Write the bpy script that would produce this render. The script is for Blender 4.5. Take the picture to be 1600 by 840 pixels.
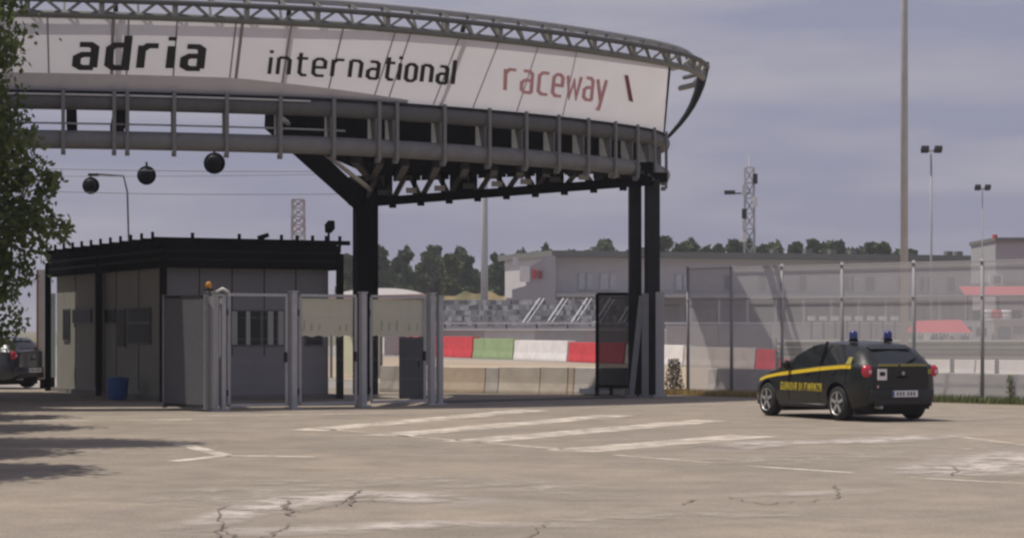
import bpy, bmesh, math, random
from math import sin, cos, pi, radians, atan2, sqrt, hypot
from mathutils import Vector, Matrix, noise as mnoise

# ------------------------------------------------------------------ camera, sky, sun, exposure
scene = bpy.context.scene
for o in list(bpy.data.objects):
    bpy.data.objects.remove(o)
EYE, FOC, HOR = 1.6, 3500.0, 515.0        # eye height (m), focal length and horizon row in photo pixels
cam = bpy.data.cameras.new('camera')
cam.sensor_width = 36
cam.lens = 36 * FOC / 1600
cam.shift_y = (HOR - 420) / 1600
cam.clip_start, cam.clip_end = 0.5, 6000
camo = bpy.data.objects.new('camera', cam)
scene.collection.objects.link(camo)
camo.location = (0, 0, EYE)
camo.rotation_euler = (pi / 2, 0, 0)
scene.camera = camo
scene.view_settings.view_transform = 'Standard'
scene.view_settings.look = 'None'
scene.view_settings.gamma = 1
scene.view_settings.exposure = 0.0
scene.cycles.filter_width = 2.5
scene.cycles.max_bounces = 6
scene.cycles.transparent_max_bounces = 12

SUN_AZ = (-1.0, -0.03)                     # horizontal direction towards the sun: from the left
SUN_EL = radians(68)
ln = hypot(*SUN_AZ)
to_sun = Vector((SUN_AZ[0] / ln * cos(SUN_EL), SUN_AZ[1] / ln * cos(SUN_EL), sin(SUN_EL)))
sun = bpy.data.lights.new('sun', 'SUN')
sun.energy = 3.7
sun.angle = radians(0.6)
sun.color = (1.0, 0.93, 0.84)
suno = bpy.data.objects.new('sun', sun)
scene.collection.objects.link(suno)
suno.location = (-20, -10, 40)
suno.rotation_euler = to_sun.to_track_quat('Z', 'Y').to_euler()

world = bpy.data.worlds.new('World')
scene.world = world
world.use_nodes = True
wn, wl = world.node_tree.nodes, world.node_tree.links
wn.clear()
w_out = wn.new('ShaderNodeOutputWorld')
w_bg = wn.new('ShaderNodeBackground')
w_bg.inputs['Strength'].default_value = 0.10
w_sky = wn.new('ShaderNodeTexSky')
w_sky.sky_type = 'NISHITA'
w_sky.sun_disc = False
w_sky.sun_elevation = SUN_EL
w_sky.sun_rotation = atan2(to_sun.x, to_sun.y)
w_sky.dust_density = 3.0
w_sky.ozone_density = 2.0
# thin stratus: soft horizontal bands all round the sky
w_tc = wn.new('ShaderNodeTexCoord')
w_map = wn.new('ShaderNodeMapping')
w_map.inputs['Scale'].default_value = (5.0, 5.0, 32.0)
w_map.inputs['Rotation'].default_value = (0, radians(5), 0)
w_noi = wn.new('ShaderNodeTexNoise')
w_noi.inputs['Scale'].default_value = 1.0
w_noi.inputs['Detail'].default_value = 5
w_noi.inputs['Roughness'].default_value = 0.5
w_rmp = wn.new('ShaderNodeMapRange')
w_rmp.inputs['From Min'].default_value = 0.44
w_rmp.inputs['From Max'].default_value = 0.66
w_rmp.inputs['To Min'].default_value = 0.0
w_rmp.inputs['To Max'].default_value = 1.0
w_veil = wn.new('ShaderNodeMix'); w_veil.data_type = 'RGBA'
w_veil.inputs['Factor'].default_value = 0.88
w_veil.inputs['B'].default_value = (2.95, 2.95, 4.1, 1)     # grey-lavender veil of thin high cloud
w_cl = wn.new('ShaderNodeMix'); w_cl.data_type = 'RGBA'
w_cl.inputs['B'].default_value = (4.0, 3.88, 4.5, 1)
wl.new(w_tc.outputs['Generated'], w_map.inputs['Vector'])
wl.new(w_map.outputs['Vector'], w_noi.inputs['Vector'])
wl.new(w_noi.outputs['Fac'], w_rmp.inputs['Value'])
wl.new(w_sky.outputs['Color'], w_veil.inputs['A'])
wl.new(w_veil.outputs['Result'], w_cl.inputs['A'])
wl.new(w_rmp.outputs['Result'], w_cl.inputs['Factor'])
wl.new(w_cl.outputs['Result'], w_bg.inputs['Color'])
wl.new(w_bg.outputs['Background'], w_out.inputs['Surface'])

# ------------------------------------------------------------------ helpers
COL = scene.collection
R = random.Random(7)

def GX(px, Y): return (px - 800) / FOC * Y
def GY(py): return EYE * FOC / (py - HOR)
def G(px, py):                               # ground point under a photo pixel
    Y = GY(py); return (GX(px, Y), Y)
def Z(py, Y): return EYE + (HOR - py) / FOC * Y

MATS = {}
def mat(name, col, rough=0.7, metal=0.0, var=0.12, scale=3.0, bump=0.0, bscale=None, coat=0.0, alpha=1.0, spec=0.5, streak=False):
    if name in MATS: return MATS[name]
    m = bpy.data.materials.new(name); m.use_nodes = True
    nt = m.node_tree; n, l = nt.nodes, nt.links
    p = n['Principled BSDF']
    p.inputs['Roughness'].default_value = rough
    p.inputs['Metallic'].default_value = metal
    p.inputs['Coat Weight'].default_value = coat
    p.inputs['Specular IOR Level'].default_value = spec
    p.inputs['Alpha'].default_value = alpha
    tc = n.new('ShaderNodeTexCoord')
    mp = n.new('ShaderNodeMapping')
    mp.inputs['Scale'].default_value = (1, 1, 0.15) if streak else (1, 1, 1)
    l.new(tc.outputs['Object'], mp.inputs['Vector'])
    no = n.new('ShaderNodeTexNoise'); no.inputs['Scale'].default_value = scale
    no.inputs['Detail'].default_value = 6; no.inputs['Roughness'].default_value = 0.65
    l.new(mp.outputs['Vector'], no.inputs['Vector'])
    r = n.new('ShaderNodeMapRange')
    r.inputs['From Min'].default_value = 0.25; r.inputs['From Max'].default_value = 0.75
    r.inputs['To Min'].default_value = 1 - var; r.inputs['To Max'].default_value = 1 + var
    l.new(no.outputs['Fac'], r.inputs['Value'])
    mx = n.new('ShaderNodeVectorMath'); mx.operation = 'SCALE'
    mx.inputs[0].default_value = col[:3]
    l.new(r.outputs['Result'], mx.inputs['Scale'])
    l.new(mx.outputs['Vector'], p.inputs['Base Color'])
    if bump:
        b = n.new('ShaderNodeBump'); b.inputs['Strength'].default_value = bump
        b.inputs['Distance'].default_value = 0.02
        n2 = n.new('ShaderNodeTexNoise'); n2.inputs['Scale'].default_value = bscale or scale * 6
        n2.inputs['Detail'].default_value = 4
        l.new(tc.outputs['Object'], n2.inputs['Vector'])
        l.new(n2.outputs['Fac'], b.inputs['Height']); l.new(b.outputs['Normal'], p.inputs['Normal'])
    MATS[name] = m
    return m

def wloc(o):
    v = Vector((0, 0, 0))
    while o is not None:
        v += o.location; o = o.parent
    return v

class MB:
    def __init__(s): s.v = []; s.f = []; s.mi = []; s.cur = 0
    def add(s, vs, fs):
        b = len(s.v); s.v += [tuple(p) for p in vs]
        for f in fs: s.f.append(tuple(b + i for i in f)); s.mi.append(s.cur)
        return s
    def box(s, c, d, rz=0.0, rx=0.0, ry=0.0):
        M = Matrix.Translation(c) @ Matrix.Rotation(rz, 4, 'Z') @ Matrix.Rotation(ry, 4, 'Y') @ Matrix.Rotation(rx, 4, 'X')
        vs = [M @ Vector((x * d[0] / 2, y * d[1] / 2, z * d[2] / 2)) for x in (-1, 1) for y in (-1, 1) for z in (-1, 1)]
        return s.add(vs, [(0, 1, 3, 2), (4, 6, 7, 5), (0, 4, 5, 1), (2, 3, 7, 6), (0, 2, 6, 4), (1, 5, 7, 3)])
    def beam(s, a, b, w, h, up=(0, 0, 1)):              # rectangular bar between two points
        a, b = Vector(a), Vector(b); d = (b - a).normalized()
        x = d.cross(Vector(up))
        if x.length < 1e-4: x = d.cross(Vector((1, 0, 0)))
        x.normalize(); y = x.cross(d)
        vs = []
        for p in (a, b):
            for sx, sy in ((-1, -1), (1, -1), (1, 1), (-1, 1)): vs.append(p + x * sx * w / 2 + y * sy * h / 2)
        return s.add(vs, [(0, 3, 2, 1), (4, 5, 6, 7)] + [(i, (i + 1) % 4, 4 + (i + 1) % 4, 4 + i) for i in range(4)])
    def tube(s, pts, r, n=8, caps=True):
        pts = [Vector(p) for p in pts]; m = len(pts)
        rr = r if isinstance(r, (list, tuple)) else [r] * m
        vs = []; px = None
        for i, p in enumerate(pts):
            d = (pts[min(i + 1, m - 1)] - pts[max(i - 1, 0)]).normalized()
            if px is None:
                px = d.orthogonal().normalized()
                if abs(d.z) < 0.9: px = d.cross(Vector((0, 0, 1))).normalized()
            x = (px - d * px.dot(d)).normalized(); px = x; y = d.cross(x)
            for k in range(n):
                a = 2 * pi * k / n
                vs.append(p + x * cos(a) * rr[i] + y * sin(a) * rr[i])
        fs = []
        for i in range(m - 1):
            for k in range(n):
                fs.append((i * n + k, i * n + (k + 1) % n, (i + 1) * n + (k + 1) % n, (i + 1) * n + k))
        if caps: fs += [tuple(range(n - 1, -1, -1)), tuple((m - 1) * n + k for k in range(n))]
        return s.add(vs, fs)
    def lathe(s, c, prof, n=16, axis='Z'):
        vs = []
        for r, h in prof:
            for k in range(n):
                a = 2 * pi * k / n
                v = (r * cos(a), r * sin(a), h)
                if axis == 'X': v = (h, r * cos(a), r * sin(a))
                if axis == 'Y': v = (r * sin(a), h, r * cos(a))
                vs.append(Vector(c) + Vector(v))
        m = len(prof); fs = []
        for i in range(m - 1):
            for k in range(n): fs.append((i * n + k, i * n + (k + 1) % n, (i + 1) * n + (k + 1) % n, (i + 1) * n + k))
        fs += [tuple(range(n - 1, -1, -1)), tuple((m - 1) * n + k for k in range(n))]
        return s.add(vs, fs)
    def prism(s, poly, z0, z1):
        n = len(poly)
        vs = [(x, y, z0) for x, y in poly] + [(x, y, z1) for x, y in poly]
        return s.add(vs, [tuple(range(n - 1, -1, -1)), tuple(range(n, 2 * n))] + [(i, (i + 1) % n, n + (i + 1) % n, n + i) for i in range(n)])
    def build(s, name, mats, parent=None, smooth=False, bevel=0.0):
        off = wloc(parent) if parent is not None else Vector((0, 0, 0))
        used = sorted({i for f in s.f for i in f}); ix = {k: j for j, k in enumerate(used)}
        s.v = [s.v[k] for k in used]; s.f = [tuple(ix[i] for i in f) for f in s.f]
        me = bpy.data.meshes.new(name)
        me.from_pydata([(p[0] - off.x, p[1] - off.y, p[2] - off.z) for p in s.v], [], s.f)
        for m in (mats if isinstance(mats, (list, tuple)) else [mats]): me.materials.append(m)
        me.polygons.foreach_set('material_index', s.mi)
        bm = bmesh.new(); bm.from_mesh(me)
        bmesh.ops.recalc_face_normals(bm, faces=bm.faces)
        if bevel: bmesh.ops.bevel(bm, geom=list(bm.edges), offset=bevel, segments=1, affect='EDGES')
        bm.to_mesh(me); bm.free()
        if smooth: me.polygons.foreach_set('use_smooth', [True] * len(me.polygons))
        o = bpy.data.objects.new(name, me); COL.objects.link(o)
        o.parent = parent
        return o

def tag(o, label=None, cat=None, group=None, kind=None):
    if label: o['label'] = label
    if cat: o['category'] = cat
    if group: o['group'] = group
    if kind: o['kind'] = kind
    return o
def empty(name, loc, label, cat, group=None):
    o = bpy.data.objects.new(name, None); o.empty_display_size = 0.2
    o.location = loc; COL.objects.link(o)
    return tag(o, label, cat, group)
def copy_tree(o, parent=None):
    c = o.copy(); COL.objects.link(c); c.parent = parent
    for ch in list(o.children): copy_tree(ch, c)
    return c
def shared(name, src, loc, parent, rz=0.0):              # a further piece on the same mesh data
    o = bpy.data.objects.new(name, src.data); COL.objects.link(o); o.parent = parent
    o.location = Vector(loc) - wloc(parent); o.rotation_euler = (0, 0, rz)
    return o

# materials
M_steel = mat('galvanised_steel', (0.36, 0.365, 0.37), 0.55, 0.1, 0.12, 4, streak=True)
M_steel2 = mat('weathered_grey_paint', (0.12, 0.122, 0.125), 0.6, 0.0, 0.15, 5, spec=.2)
M_dark = mat('dark_grey_paint', (0.028, 0.029, 0.032), 0.6, 0.0, 0.2, 4, spec=.1)
M_black = mat('black_paint', (0.008, 0.008, 0.0095), 0.7, 0.0, 0.2, 4, spec=0.0)
M_post = mat('fence_post_grey', (0.20, 0.205, 0.215), 0.55, 0.4, 0.15, 6)
M_gate = mat('gate_grey_steel', (0.40, 0.405, 0.42), 0.5, 0.1, 0.12, 6)
M_conc = mat('barrier_concrete', (0.47, 0.41, 0.34), 0.9, 0, 0.22, 2.5, 0.4, 30, streak=False)
M_conc2 = mat('pale_concrete', (0.52, 0.47, 0.42), 0.9, 0, 0.2, 2.0, 0.3, 30)
M_white = mat('white_paint', (0.78, 0.75, 0.72), 0.65, 0, 0.15, 1.6)
M_red = mat('red_paint', (0.62, 0.05, 0.06), 0.65, 0, 0.22, 1.6)
M_green = mat('faded_green_paint', (0.30, 0.40, 0.20), 0.7, 0, 0.2, 1.6)
M_rubber = mat('tyre_rubber', (0.012, 0.012, 0.012), 0.8, 0, 0.2, 8)
M_cream = mat('cream_sheet', (0.80, 0.79, 0.62), 0.7, 0, 0.05, 3)

def two_tone(name, ca, cb, scale, lo=0.4, hi=0.6, rough=0.9, bump=0.3, bscale=40, fine=0.1, mid=0.0):
    m = bpy.data.materials.new(name); m.use_nodes = True
    n, l = m.node_tree.nodes, m.node_tree.links
    p = n['Principled BSDF']; p.inputs['Roughness'].default_value = rough
    p.inputs['Specular IOR Level'].default_value = 0.25
    tc = n.new('ShaderNodeTexCoord')
    a = n.new('ShaderNodeTexNoise'); a.inputs['Scale'].default_value = scale; a.inputs['Detail'].default_value = 8; a.inputs['Roughness'].default_value = 0.6
    l.new(tc.outputs['Object'], a.inputs['Vector'])
    r = n.new('ShaderNodeMapRange'); r.inputs['From Min'].default_value = lo; r.inputs['From Max'].default_value = hi
    l.new(a.outputs['Fac'], r.inputs['Value'])
    mx = n.new('ShaderNodeMix'); mx.data_type = 'RGBA'
    mx.inputs['A'].default_value = (*ca, 1); mx.inputs['B'].default_value = (*cb, 1)
    l.new(r.outputs['Result'], mx.inputs['Factor'])
    b2 = n.new('ShaderNodeTexNoise'); b2.inputs['Scale'].default_value = bscale; b2.inputs['Detail'].default_value = 4
    l.new(tc.outputs['Object'], b2.inputs['Vector'])
    r2 = n.new('ShaderNodeMapRange'); r2.inputs['From Min'].default_value = 0.25; r2.inputs['From Max'].default_value = 0.75
    r2.inputs['To Min'].default_value = 1 - fine; r2.inputs['To Max'].default_value = 1 + fine
    l.new(b2.outputs['Fac'], r2.inputs['Value'])
    sc = n.new('ShaderNodeVectorMath'); sc.operation = 'SCALE'
    l.new(mx.outputs['Result'], sc.inputs[0])
    if mid:                                                   # blotches of wear about a metre across
        b3 = n.new('ShaderNodeTexNoise'); b3.inputs['Scale'].default_value = 1.1; b3.inputs['Detail'].default_value = 6; b3.inputs['Roughness'].default_value = 0.7
        l.new(tc.outputs['Object'], b3.inputs['Vector'])
        r3 = n.new('ShaderNodeMapRange'); r3.inputs['From Min'].default_value = 0.3; r3.inputs['From Max'].default_value = 0.7
        r3.inputs['To Min'].default_value = 1 - mid; r3.inputs['To Max'].default_value = 1 + mid
        l.new(b3.outputs['Fac'], r3.inputs['Value'])
        mm = n.new('ShaderNodeMath'); mm.operation = 'MULTIPLY'
        l.new(r2.outputs['Result'], mm.inputs[0]); l.new(r3.outputs['Result'], mm.inputs[1]); l.new(mm.outputs['Value'], sc.inputs['Scale'])
    else: l.new(r2.outputs['Result'], sc.inputs['Scale'])
    l.new(sc.outputs['Vector'], p.inputs['Base Color'])
    bp = n.new('ShaderNodeBump'); bp.inputs['Strength'].default_value = bump; bp.inputs['Distance'].default_value = 0.01
    l.new(b2.outputs['Fac'], bp.inputs['Height']); l.new(bp.outputs['Normal'], p.inputs['Normal'])
    MATS[name] = m
    return m

# ------------------------------------------------------------------ ground
M_earth = two_tone('dry_earth', (0.20, 0.17, 0.11), (0.15, 0.15, 0.08), 0.08)
M_asph = two_tone('dusty_old_asphalt', (0.300, 0.256, 0.205), (0.245, 0.212, 0.172), 0.22, 0.35, 0.65, bump=0.6, bscale=38, fine=0.26, mid=0.19)
M_track = two_tone('grey_track_surface', (0.27, 0.25, 0.23), (0.33, 0.30, 0.26), 0.08)
M_gravel = two_tone('tan_gravel_trap', (0.42, 0.34, 0.25), (0.36, 0.29, 0.21), 0.2)
M_side = two_tone('shaded_side_paving', (0.20, 0.18, 0.16), (0.16, 0.15, 0.14), 0.3)

def sheet(name, poly, z, m, kind='structure', parent=None):
    b = MB(); n = len(poly)
    b.add([(x, y, z) for x, y in poly], [tuple(range(n))])
    o = b.build(name, m, parent)
    if kind: o['kind'] = kind
    return o
ground = sheet('ground', [(-3000, -300), (3000, -300), (3000, 3500), (-3000, 3500)], -0.012, M_earth)
FA, FB = Vector((4.4, 56.0)), Vector((10.4, 49.6))          # line of the mesh fence
fdir = (FB - FA).normalized(); fnor = Vector((-fdir.y, fdir.x))   # fnor points away from the camera
def fpt(t, off=0.0): return FA + fdir * t + fnor * off
p1, p2 = fpt(-1.5, -0.9), fpt(30, -0.9)
forecourt = sheet('forecourt', [(-60, -40), (60, -40), (60, 10), tuple(p2), tuple(p1), (2.0, 56.5), (-2, 62), (-60, 62)], -0.004, M_asph)
track = sheet('track', [(-80, 62.1), (-2, 62.1), (2.0, 57.2), tuple(fpt(0, 2.2)), tuple(fpt(45, 2.2)), (160, 60), (200, 230), (-120, 230)], -0.008, M_track)
sheet('gravel_trap', [(-3, 62.4), (2.2, 58.2), tuple(fpt(1, 2.6)), tuple(fpt(30, 2.6)), (40, 66), (22, 74), (4, 104), (-9, 134), (-20, 134)], -0.003, M_gravel)
verge = sheet('grass_verge', [tuple(fpt(-0.6, -0.95)), tuple(fpt(30, -1.15)), tuple(fpt(30, 2.0)), tuple(fpt(-0.6, 2.0))], 0.001, M_earth)

def marking(px_a, px_b, w, name='road_marking', m=None):
    a, b = Vector(G(*px_a)), Vector(G(*px_b)); d = (b - a).normalized(); nrm = Vector((-d.y, d.x)) * w / 2
    k = max(2, int((b - a).length / 0.5)); bb = MB(); vs = []
    for i in range(k + 1):
        p = a.lerp(b, i / k); j = 1 + R.uniform(-0.18, 0.12)
        vs += [(p.x + nrm.x * j, p.y + nrm.y * j, 0.0), (p.x - nrm.x * j, p.y - nrm.y * j, 0.0)]
    bb.add(vs, [(2 * i, 2 * i + 1, 2 * i + 3, 2 * i + 2) for i in range(k)])
    return tag(bb.build(name, m or M_mark), kind='structure')

def worn(name, col, lo, hi, scale, stretch=(1, 1, 1)):       # paint or dust worn through to what is below
    m = bpy.data.materials.new(name); m.use_nodes = True
    n, l = m.node_tree.nodes, m.node_tree.links
    p = n['Principled BSDF']; p.inputs['Base Color'].default_value = (*col, 1); p.inputs['Roughness'].default_value = 0.85
    tc = n.new('ShaderNodeTexCoord'); mp = n.new('ShaderNodeMapping'); mp.inputs['Scale'].default_value = stretch
    no = n.new('ShaderNodeTexNoise'); no.inputs['Scale'].default_value = scale; no.inputs['Detail'].default_value = 7; no.inputs['Roughness'].default_value = 0.7
    r = n.new('ShaderNodeMapRange'); r.inputs['From Min'].default_value = lo; r.inputs['From Max'].default_value = hi
    l.new(tc.outputs['Object'], mp.inputs['Vector']); l.new(mp.outputs['Vector'], no.inputs['Vector'])
    l.new(no.outputs['Fac'], r.inputs['Value'])
    at = n.new('ShaderNodeAttribute'); at.attribute_name = 'cover'
    mu = n.new('ShaderNodeMath'); mu.operation = 'MULTIPLY'
    l.new(r.outputs['Result'], mu.inputs[0]); l.new(at.outputs['Fac'], mu.inputs[1])
    if name == 'road_paint': l.new(r.outputs['Result'], p.inputs['Alpha'])
    else: l.new(mu.outputs['Value'], p.inputs['Alpha'])
    return m
M_mark = worn('road_paint', (0.64, 0.57, 0.48), 0.30, 0.60, 1.6)
M_patch = worn('pale_dust', (0.53, 0.475, 0.42), 0.36, 0.56, 2.6)
M_patch2 = worn('thin_dust', (0.42, 0.37, 0.31), 0.40, 0.66, 1.9)
M_patchd = worn('dark_damp_stain', (0.20, 0.17, 0.14), 0.40, 0.75, 1.2)

for a, b, w in (((478, 672), (835, 640), .80), ((600, 680), (965, 648), .80), ((722, 690), (1112, 656), .80),
                ((890, 704), (1180, 680), .80), ((300, 649), (600, 645), .3)):
    marking(a, b, w)
for a, b, w in (((490, 668), (900, 703), .13), ((960, 710), (1110, 722), .13), ((1165, 727), (1335, 738), .13),
                ((1420, 745), (1640, 757), .15), ((1500, 682), (1640, 699), .16), ((-20, 657), (300, 655), .3),
                ((268, 689), (352, 711), .26), ((270, 720), (352, 711), .26), ((352, 711), (492, 713), .24)):
    marking(a, b, w)

def patch(name, pts, z, m, fade=0.5, kids=None):              # ragged stain: spine of (px, py, half width m)
    P = [(Vector(G(x, y)), w) for x, y, w in pts]
    vs, cov, fs = [], [], []
    dense = []
    for (a, wa), (b, wb) in zip(P, P[1:]):
        k = max(2, int((b - a).length / 0.35))
        for i in range(k): dense.append((a.lerp(b, i / k), wa + (wb - wa) * i / k))
    dense.append(P[-1]); N = len(dense)
    for i, (p, w) in enumerate(dense):
        d = (dense[min(i + 5, N - 1)][0] - dense[max(i - 5, 0)][0]).normalized(); nv = Vector((-d.y, d.x))
        e = min(1, i / 5, (N - 1 - i) / 5)
        for j, t in enumerate((-1, -.5, 0, .5, 1)):
            q = p + nv * w * t * (1 + 0.3 * mnoise.noise((p.x, p.y, j)))
            vs.append((q.x, q.y, z)); cov.append((0, .8, 1, .8, 0)[j] * e)
    for i in range(N - 1):
        for j in range(4): fs.append((i * 5 + j, i * 5 + j + 1, i * 5 + j + 6, i * 5 + j + 5))
    b = MB(); b.add(vs, fs); 
    me = bpy.data.meshes.new(name); me.from_pydata(vs, [], fs); me.materials.append(m)
    at = me.attributes.new('cover', 'FLOAT', 'POINT'); at.data.foreach_set('value', cov)
    o = bpy.data.objects.new(name, me); COL.objects.link(o); o['kind'] = 'structure'
    return o
patch('pale_dust_patch', [(250, 838, .3), (360, 806, .35), (470, 780, .6), (560, 773, .75), (640, 776, .7), (820, 795, .5)], 0.004, M_patch)
patch('pale_dust_patch', [(200, 842, .3), (330, 832, .55), (520, 826, .6), (690, 818, .45), (840, 820, .3), (1010, 822, .2)], 0.004, M_patch)
patch('pale_dust_patch', [(1090, 708, .3), (1200, 692, .7), (1330, 690, .8), (1450, 682, .6), (1600, 678, .5)], 0.004, M_patch)
patch('pale_dust_patch', [(1360, 747, .4), (1480, 738, 1.1), (1600, 716, 1.3), (1700, 700, 1.0)], 0.004, M_patch)
patch('pale_dust_patch', [(1080, 776, .2), (1170, 774, .35), (1290, 770, .4), (1420, 764, .3)], 0.004, M_patch)
patch('pale_dust_patch', [(60, 800, .5), (240, 790, .9), (420, 760, 1.1), (640, 748, 1.2), (860, 762, .9), (1000, 790, .5)], 0.0025, M_patch2)
patch('pale_dust_patch', [(700, 836, .3), (900, 812, .6), (1100, 800, .7), (1300, 806, .6), (1500, 800, .4)], 0.0025, M_patch2)
patch('pale_dust_patch', [(1000, 735, .5), (1160, 722, .9), (1320, 712, 1.2), (1480, 700, 1.3), (1680, 690, 1.2)], 0.0025, M_patch2)
patch('dark_stain_patch', [(1020, 690, .3), (1150, 700, .6), (1260, 698, .3)], 0.006, M_patchd)

M_crack = mat('crack_filler', (0.18, 0.152, 0.128), 0.95, 0, 0.2)
def crack(pts, w):
    rr = random.Random(len(pts) * 31 + int(pts[0][0])); out = []
    for (a, b) in zip(pts, pts[1:]):
        A, B = Vector(G(*a)), Vector(G(*b)); k = 6
        for i in range(k):
            p = A.lerp(B, i / k); out.append(p + Vector((rr.uniform(-.04, .04), rr.uniform(-.07, .07))))
    out.append(Vector(G(*pts[-1]))); vs = []
    for i, p in enumerate(out):
        d = (out[min(i + 1, len(out) - 1)] - out[max(i - 1, 0)]).normalized(); nv = Vector((-d.y, d.x)) * w * rr.uniform(.2, .6)
        vs += [(p.x + nv.x, p.y + nv.y, 0.009), (p.x - nv.x, p.y - nv.y, 0.009)]
    b = MB(); b.add(vs, [(2 * i, 2 * i + 1, 2 * i + 3, 2 * i + 2) for i in range(len(out) - 1)])
    return tag(b.build('ground_crack', M_crack), kind='structure')
for pts, w in (([(338, 842), (345, 820), (338, 800), (360, 790)], .022), ([(455, 806), (447, 794), (450, 782)], .03), ([(546, 790), (552, 776), (566, 766)], .03),
               ([(345, 822), (362, 834), (375, 842)], .02), ([(410, 840), (440, 828), (452, 818)], .022), ([(1482, 742), (1496, 736), (1490, 730)], .03),
               ([(1140, 776), (1190, 788), (1240, 782)], .02), ([(1260, 784), (1310, 776), (1306, 758)], .02), ([(447, 794), (470, 800), (520, 790), (552, 776)], .015),
               ([(820, 842), (845, 822), (860, 815)], .015), ([(1070, 788), (1076, 782), (1090, 780)], .02)):
    crack(pts, w)

# ------------------------------------------------------------------ ring canopy over the entrance
CTRL = [(-30, 49.0), (-24, 46.6), (-19, 45.4), (-14, 45.1), (-9.1, 45.6), (-5.0, 46.7), (-2.7, 47.9), (0, 50.1), (2.0, 52.3), (3.2, 54.1), (3.68, 55.6), (3.80, 56.7), (3.5, 57.8), (2.6, 58.8)]
def catmull(c, k=14):
    out = []
    for i in range(1, len(c) - 2):
        a, b, d, e = (Vector(q) for q in c[i - 1:i + 3])
        for j in range(k):
            t = j / k
            out.append(0.5 * ((2 * b) + (d - a) * t + (2 * a - 5 * b + 4 * d - e) * t * t + (3 * b - a - 3 * d + e) * t ** 3))
    out.append(Vector(c[-2])); return out
RING = catmull(CTRL)
ARC = [0.0]
for a, b in zip(RING, RING[1:]): ARC.append(ARC[-1] + (b - a).length)
LEN = ARC[-1]
def ring(s, off=0.0):
    s = max(0.0, min(LEN - 1e-6, s))
    i = next(k for k in range(len(ARC) - 1) if ARC[k + 1] >= s)
    t = (s - ARC[i]) / (ARC[i + 1] - ARC[i]); p = RING[i].lerp(RING[i + 1], t)
    d0 = (RING[i + 1] - RING[max(i - 1, 0)]).normalized(); d1 = (RING[min(i + 2, len(RING) - 1)] - RING[i]).normalized()
    d = d0.lerp(d1, t).normalized()
    return p + Vector((d.y, -d.x)) * off
def ring3(s, off, z): p = ring(s, off); return Vector((p.x, p.y, z))
def pxof(v): return 800 + v.x / v.y * FOC
def s_at(px, off=0.0, lo=0.0, hi=None):                       # arc position whose photo column is px (front side of the ring)
    best, bs = 1e9, 0; hi = hi or LEN
    smax = max((pxof(ring(i * LEN / 600, off)), i * LEN / 600) for i in range(601))[1]
    for i in range(1500):
        s = smax * i / 1499
        e = abs(pxof(ring(s, off)) - px)
        if e < best: best, bs = e, s
    return bs
S_TIP = max((pxof(ring(i * LEN / 600)), i * LEN / 600) for i in range(601))[1]
def arc_pts(s0, s1, off, z, step=0.6):
    k = max(2, int((s1 - s0) / step)); return [ring3(s0 + (s1 - s0) * i / k, off, z) for i in range(k + 1)]

canopy = empty('entrance_canopy', (0, 54, 0), 'huge curved grey steel canopy ring carrying the lettered white banner over the gates', 'canopy')
ZB, ZT = 6.45, 7.86           # banner bottom and top heights
OFF = 1.0                     # how far the banner leans out at its top
MB().tube(arc_pts(0, LEN, 0, 6.26), 0.185, 12).build('upper_chord', M_steel2, canopy, True)
MB().tube(arc_pts(0, LEN, 0, 5.47), 0.19, 12).build('lower_chord', mat('chord_grey', (0.20, 0.20, 0.20), 0.6, 0.0, 0.15, 3, spec=.25), canopy, True)
M_rail = mat('pale_rail', (0.6, 0.6, 0.6), 0.5, 0.1, 0.1)
MB().tube(arc_pts(0, LEN * .985, 0.13, 6.43), 0.03, 6).build('edge_channel', M_dark, canopy, True)
MB().tube(arc_pts(0, s_at(480), 0.19, 6.37), 0.022, 6).build('edge_rail', M_rail, canopy, True)
MB().tube(arc_pts(0, s_at(540), 0.0, 5.80), 0.022, 6).build('middle_rail', M_steel, canopy, True)
MB().tube(arc_pts(0, LEN, OFF, ZT + 0.02), 0.075, 8).build('top_chord', mat('top_chord_grey', (0.16, 0.165, 0.15), 0.5, 0.3), canopy, True)
MB().tube(arc_pts(0, LEN, OFF + .12, ZT + 0.30), 0.06, 8).build('top_chord', M_steel2, canopy, True)
MB().tube(arc_pts(0, LEN, OFF - .25, ZT + 0.52), 0.075, 8).build('top_chord', M_steel, canopy, True)
POSTS = [99, 178, 198, 270, 352, 435, 515, 585, 612, 685, 755, 812, 862, 908, 950, 984, 1010, 1028]
s_posts = [s_at(p) for p in POSTS]
s0 = s_posts[0]
extra = [s0 - 1.15 * k for k in range(1, 12) if s0 - 1.15 * k > 0.5]
# flat web plates joining the two chords
post0 = None
for s in s_posts + extra + [S_TIP + .9, S_TIP + 1.8]:
    a = ring(s); d = ring(s + .05) - ring(s - .05); ang = atan2(d.y, d.x)
    if post0 is None:
        b = MB(); b.box((0, -0.215, 5.84), (0.075, 0.05, 1.28)); b.box((0, 0.08, 5.83), (0.05, 0.32, 0.6))
        b.box((0, -0.14, 5.20), (0.09, 0.10, 0.10))
        post0 = b.build('web_post', mat('web_grey', (.20, .20, .195), .6, .0, spec=.3), canopy)
        off = wloc(canopy)
        for v in post0.data.vertices: v.co += off        # kept relative to the ring point
        post0.location = Vector((a.x, a.y, 0)) - off; post0.rotation_euler = (0, 0, ang)
    else:
        shared('web_post', post0, (a.x, a.y, 0), canopy, ang)
# leaning struts that carry the banner
for s in s_posts[1:-6:4] + extra[::2]:
    q = [ring3(s, -.15, ZB - .25), ring3(s, 0.05, 6.75), ring3(s, 0.36, 7.2), ring3(s, 0.78, 7.75), ring3(s, OFF - .1, ZT + .3)]
    MB().tube(q, [.03, .045, .055, .06, .05], 6).build('banner_strut', M_dark, canopy, True)
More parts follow.
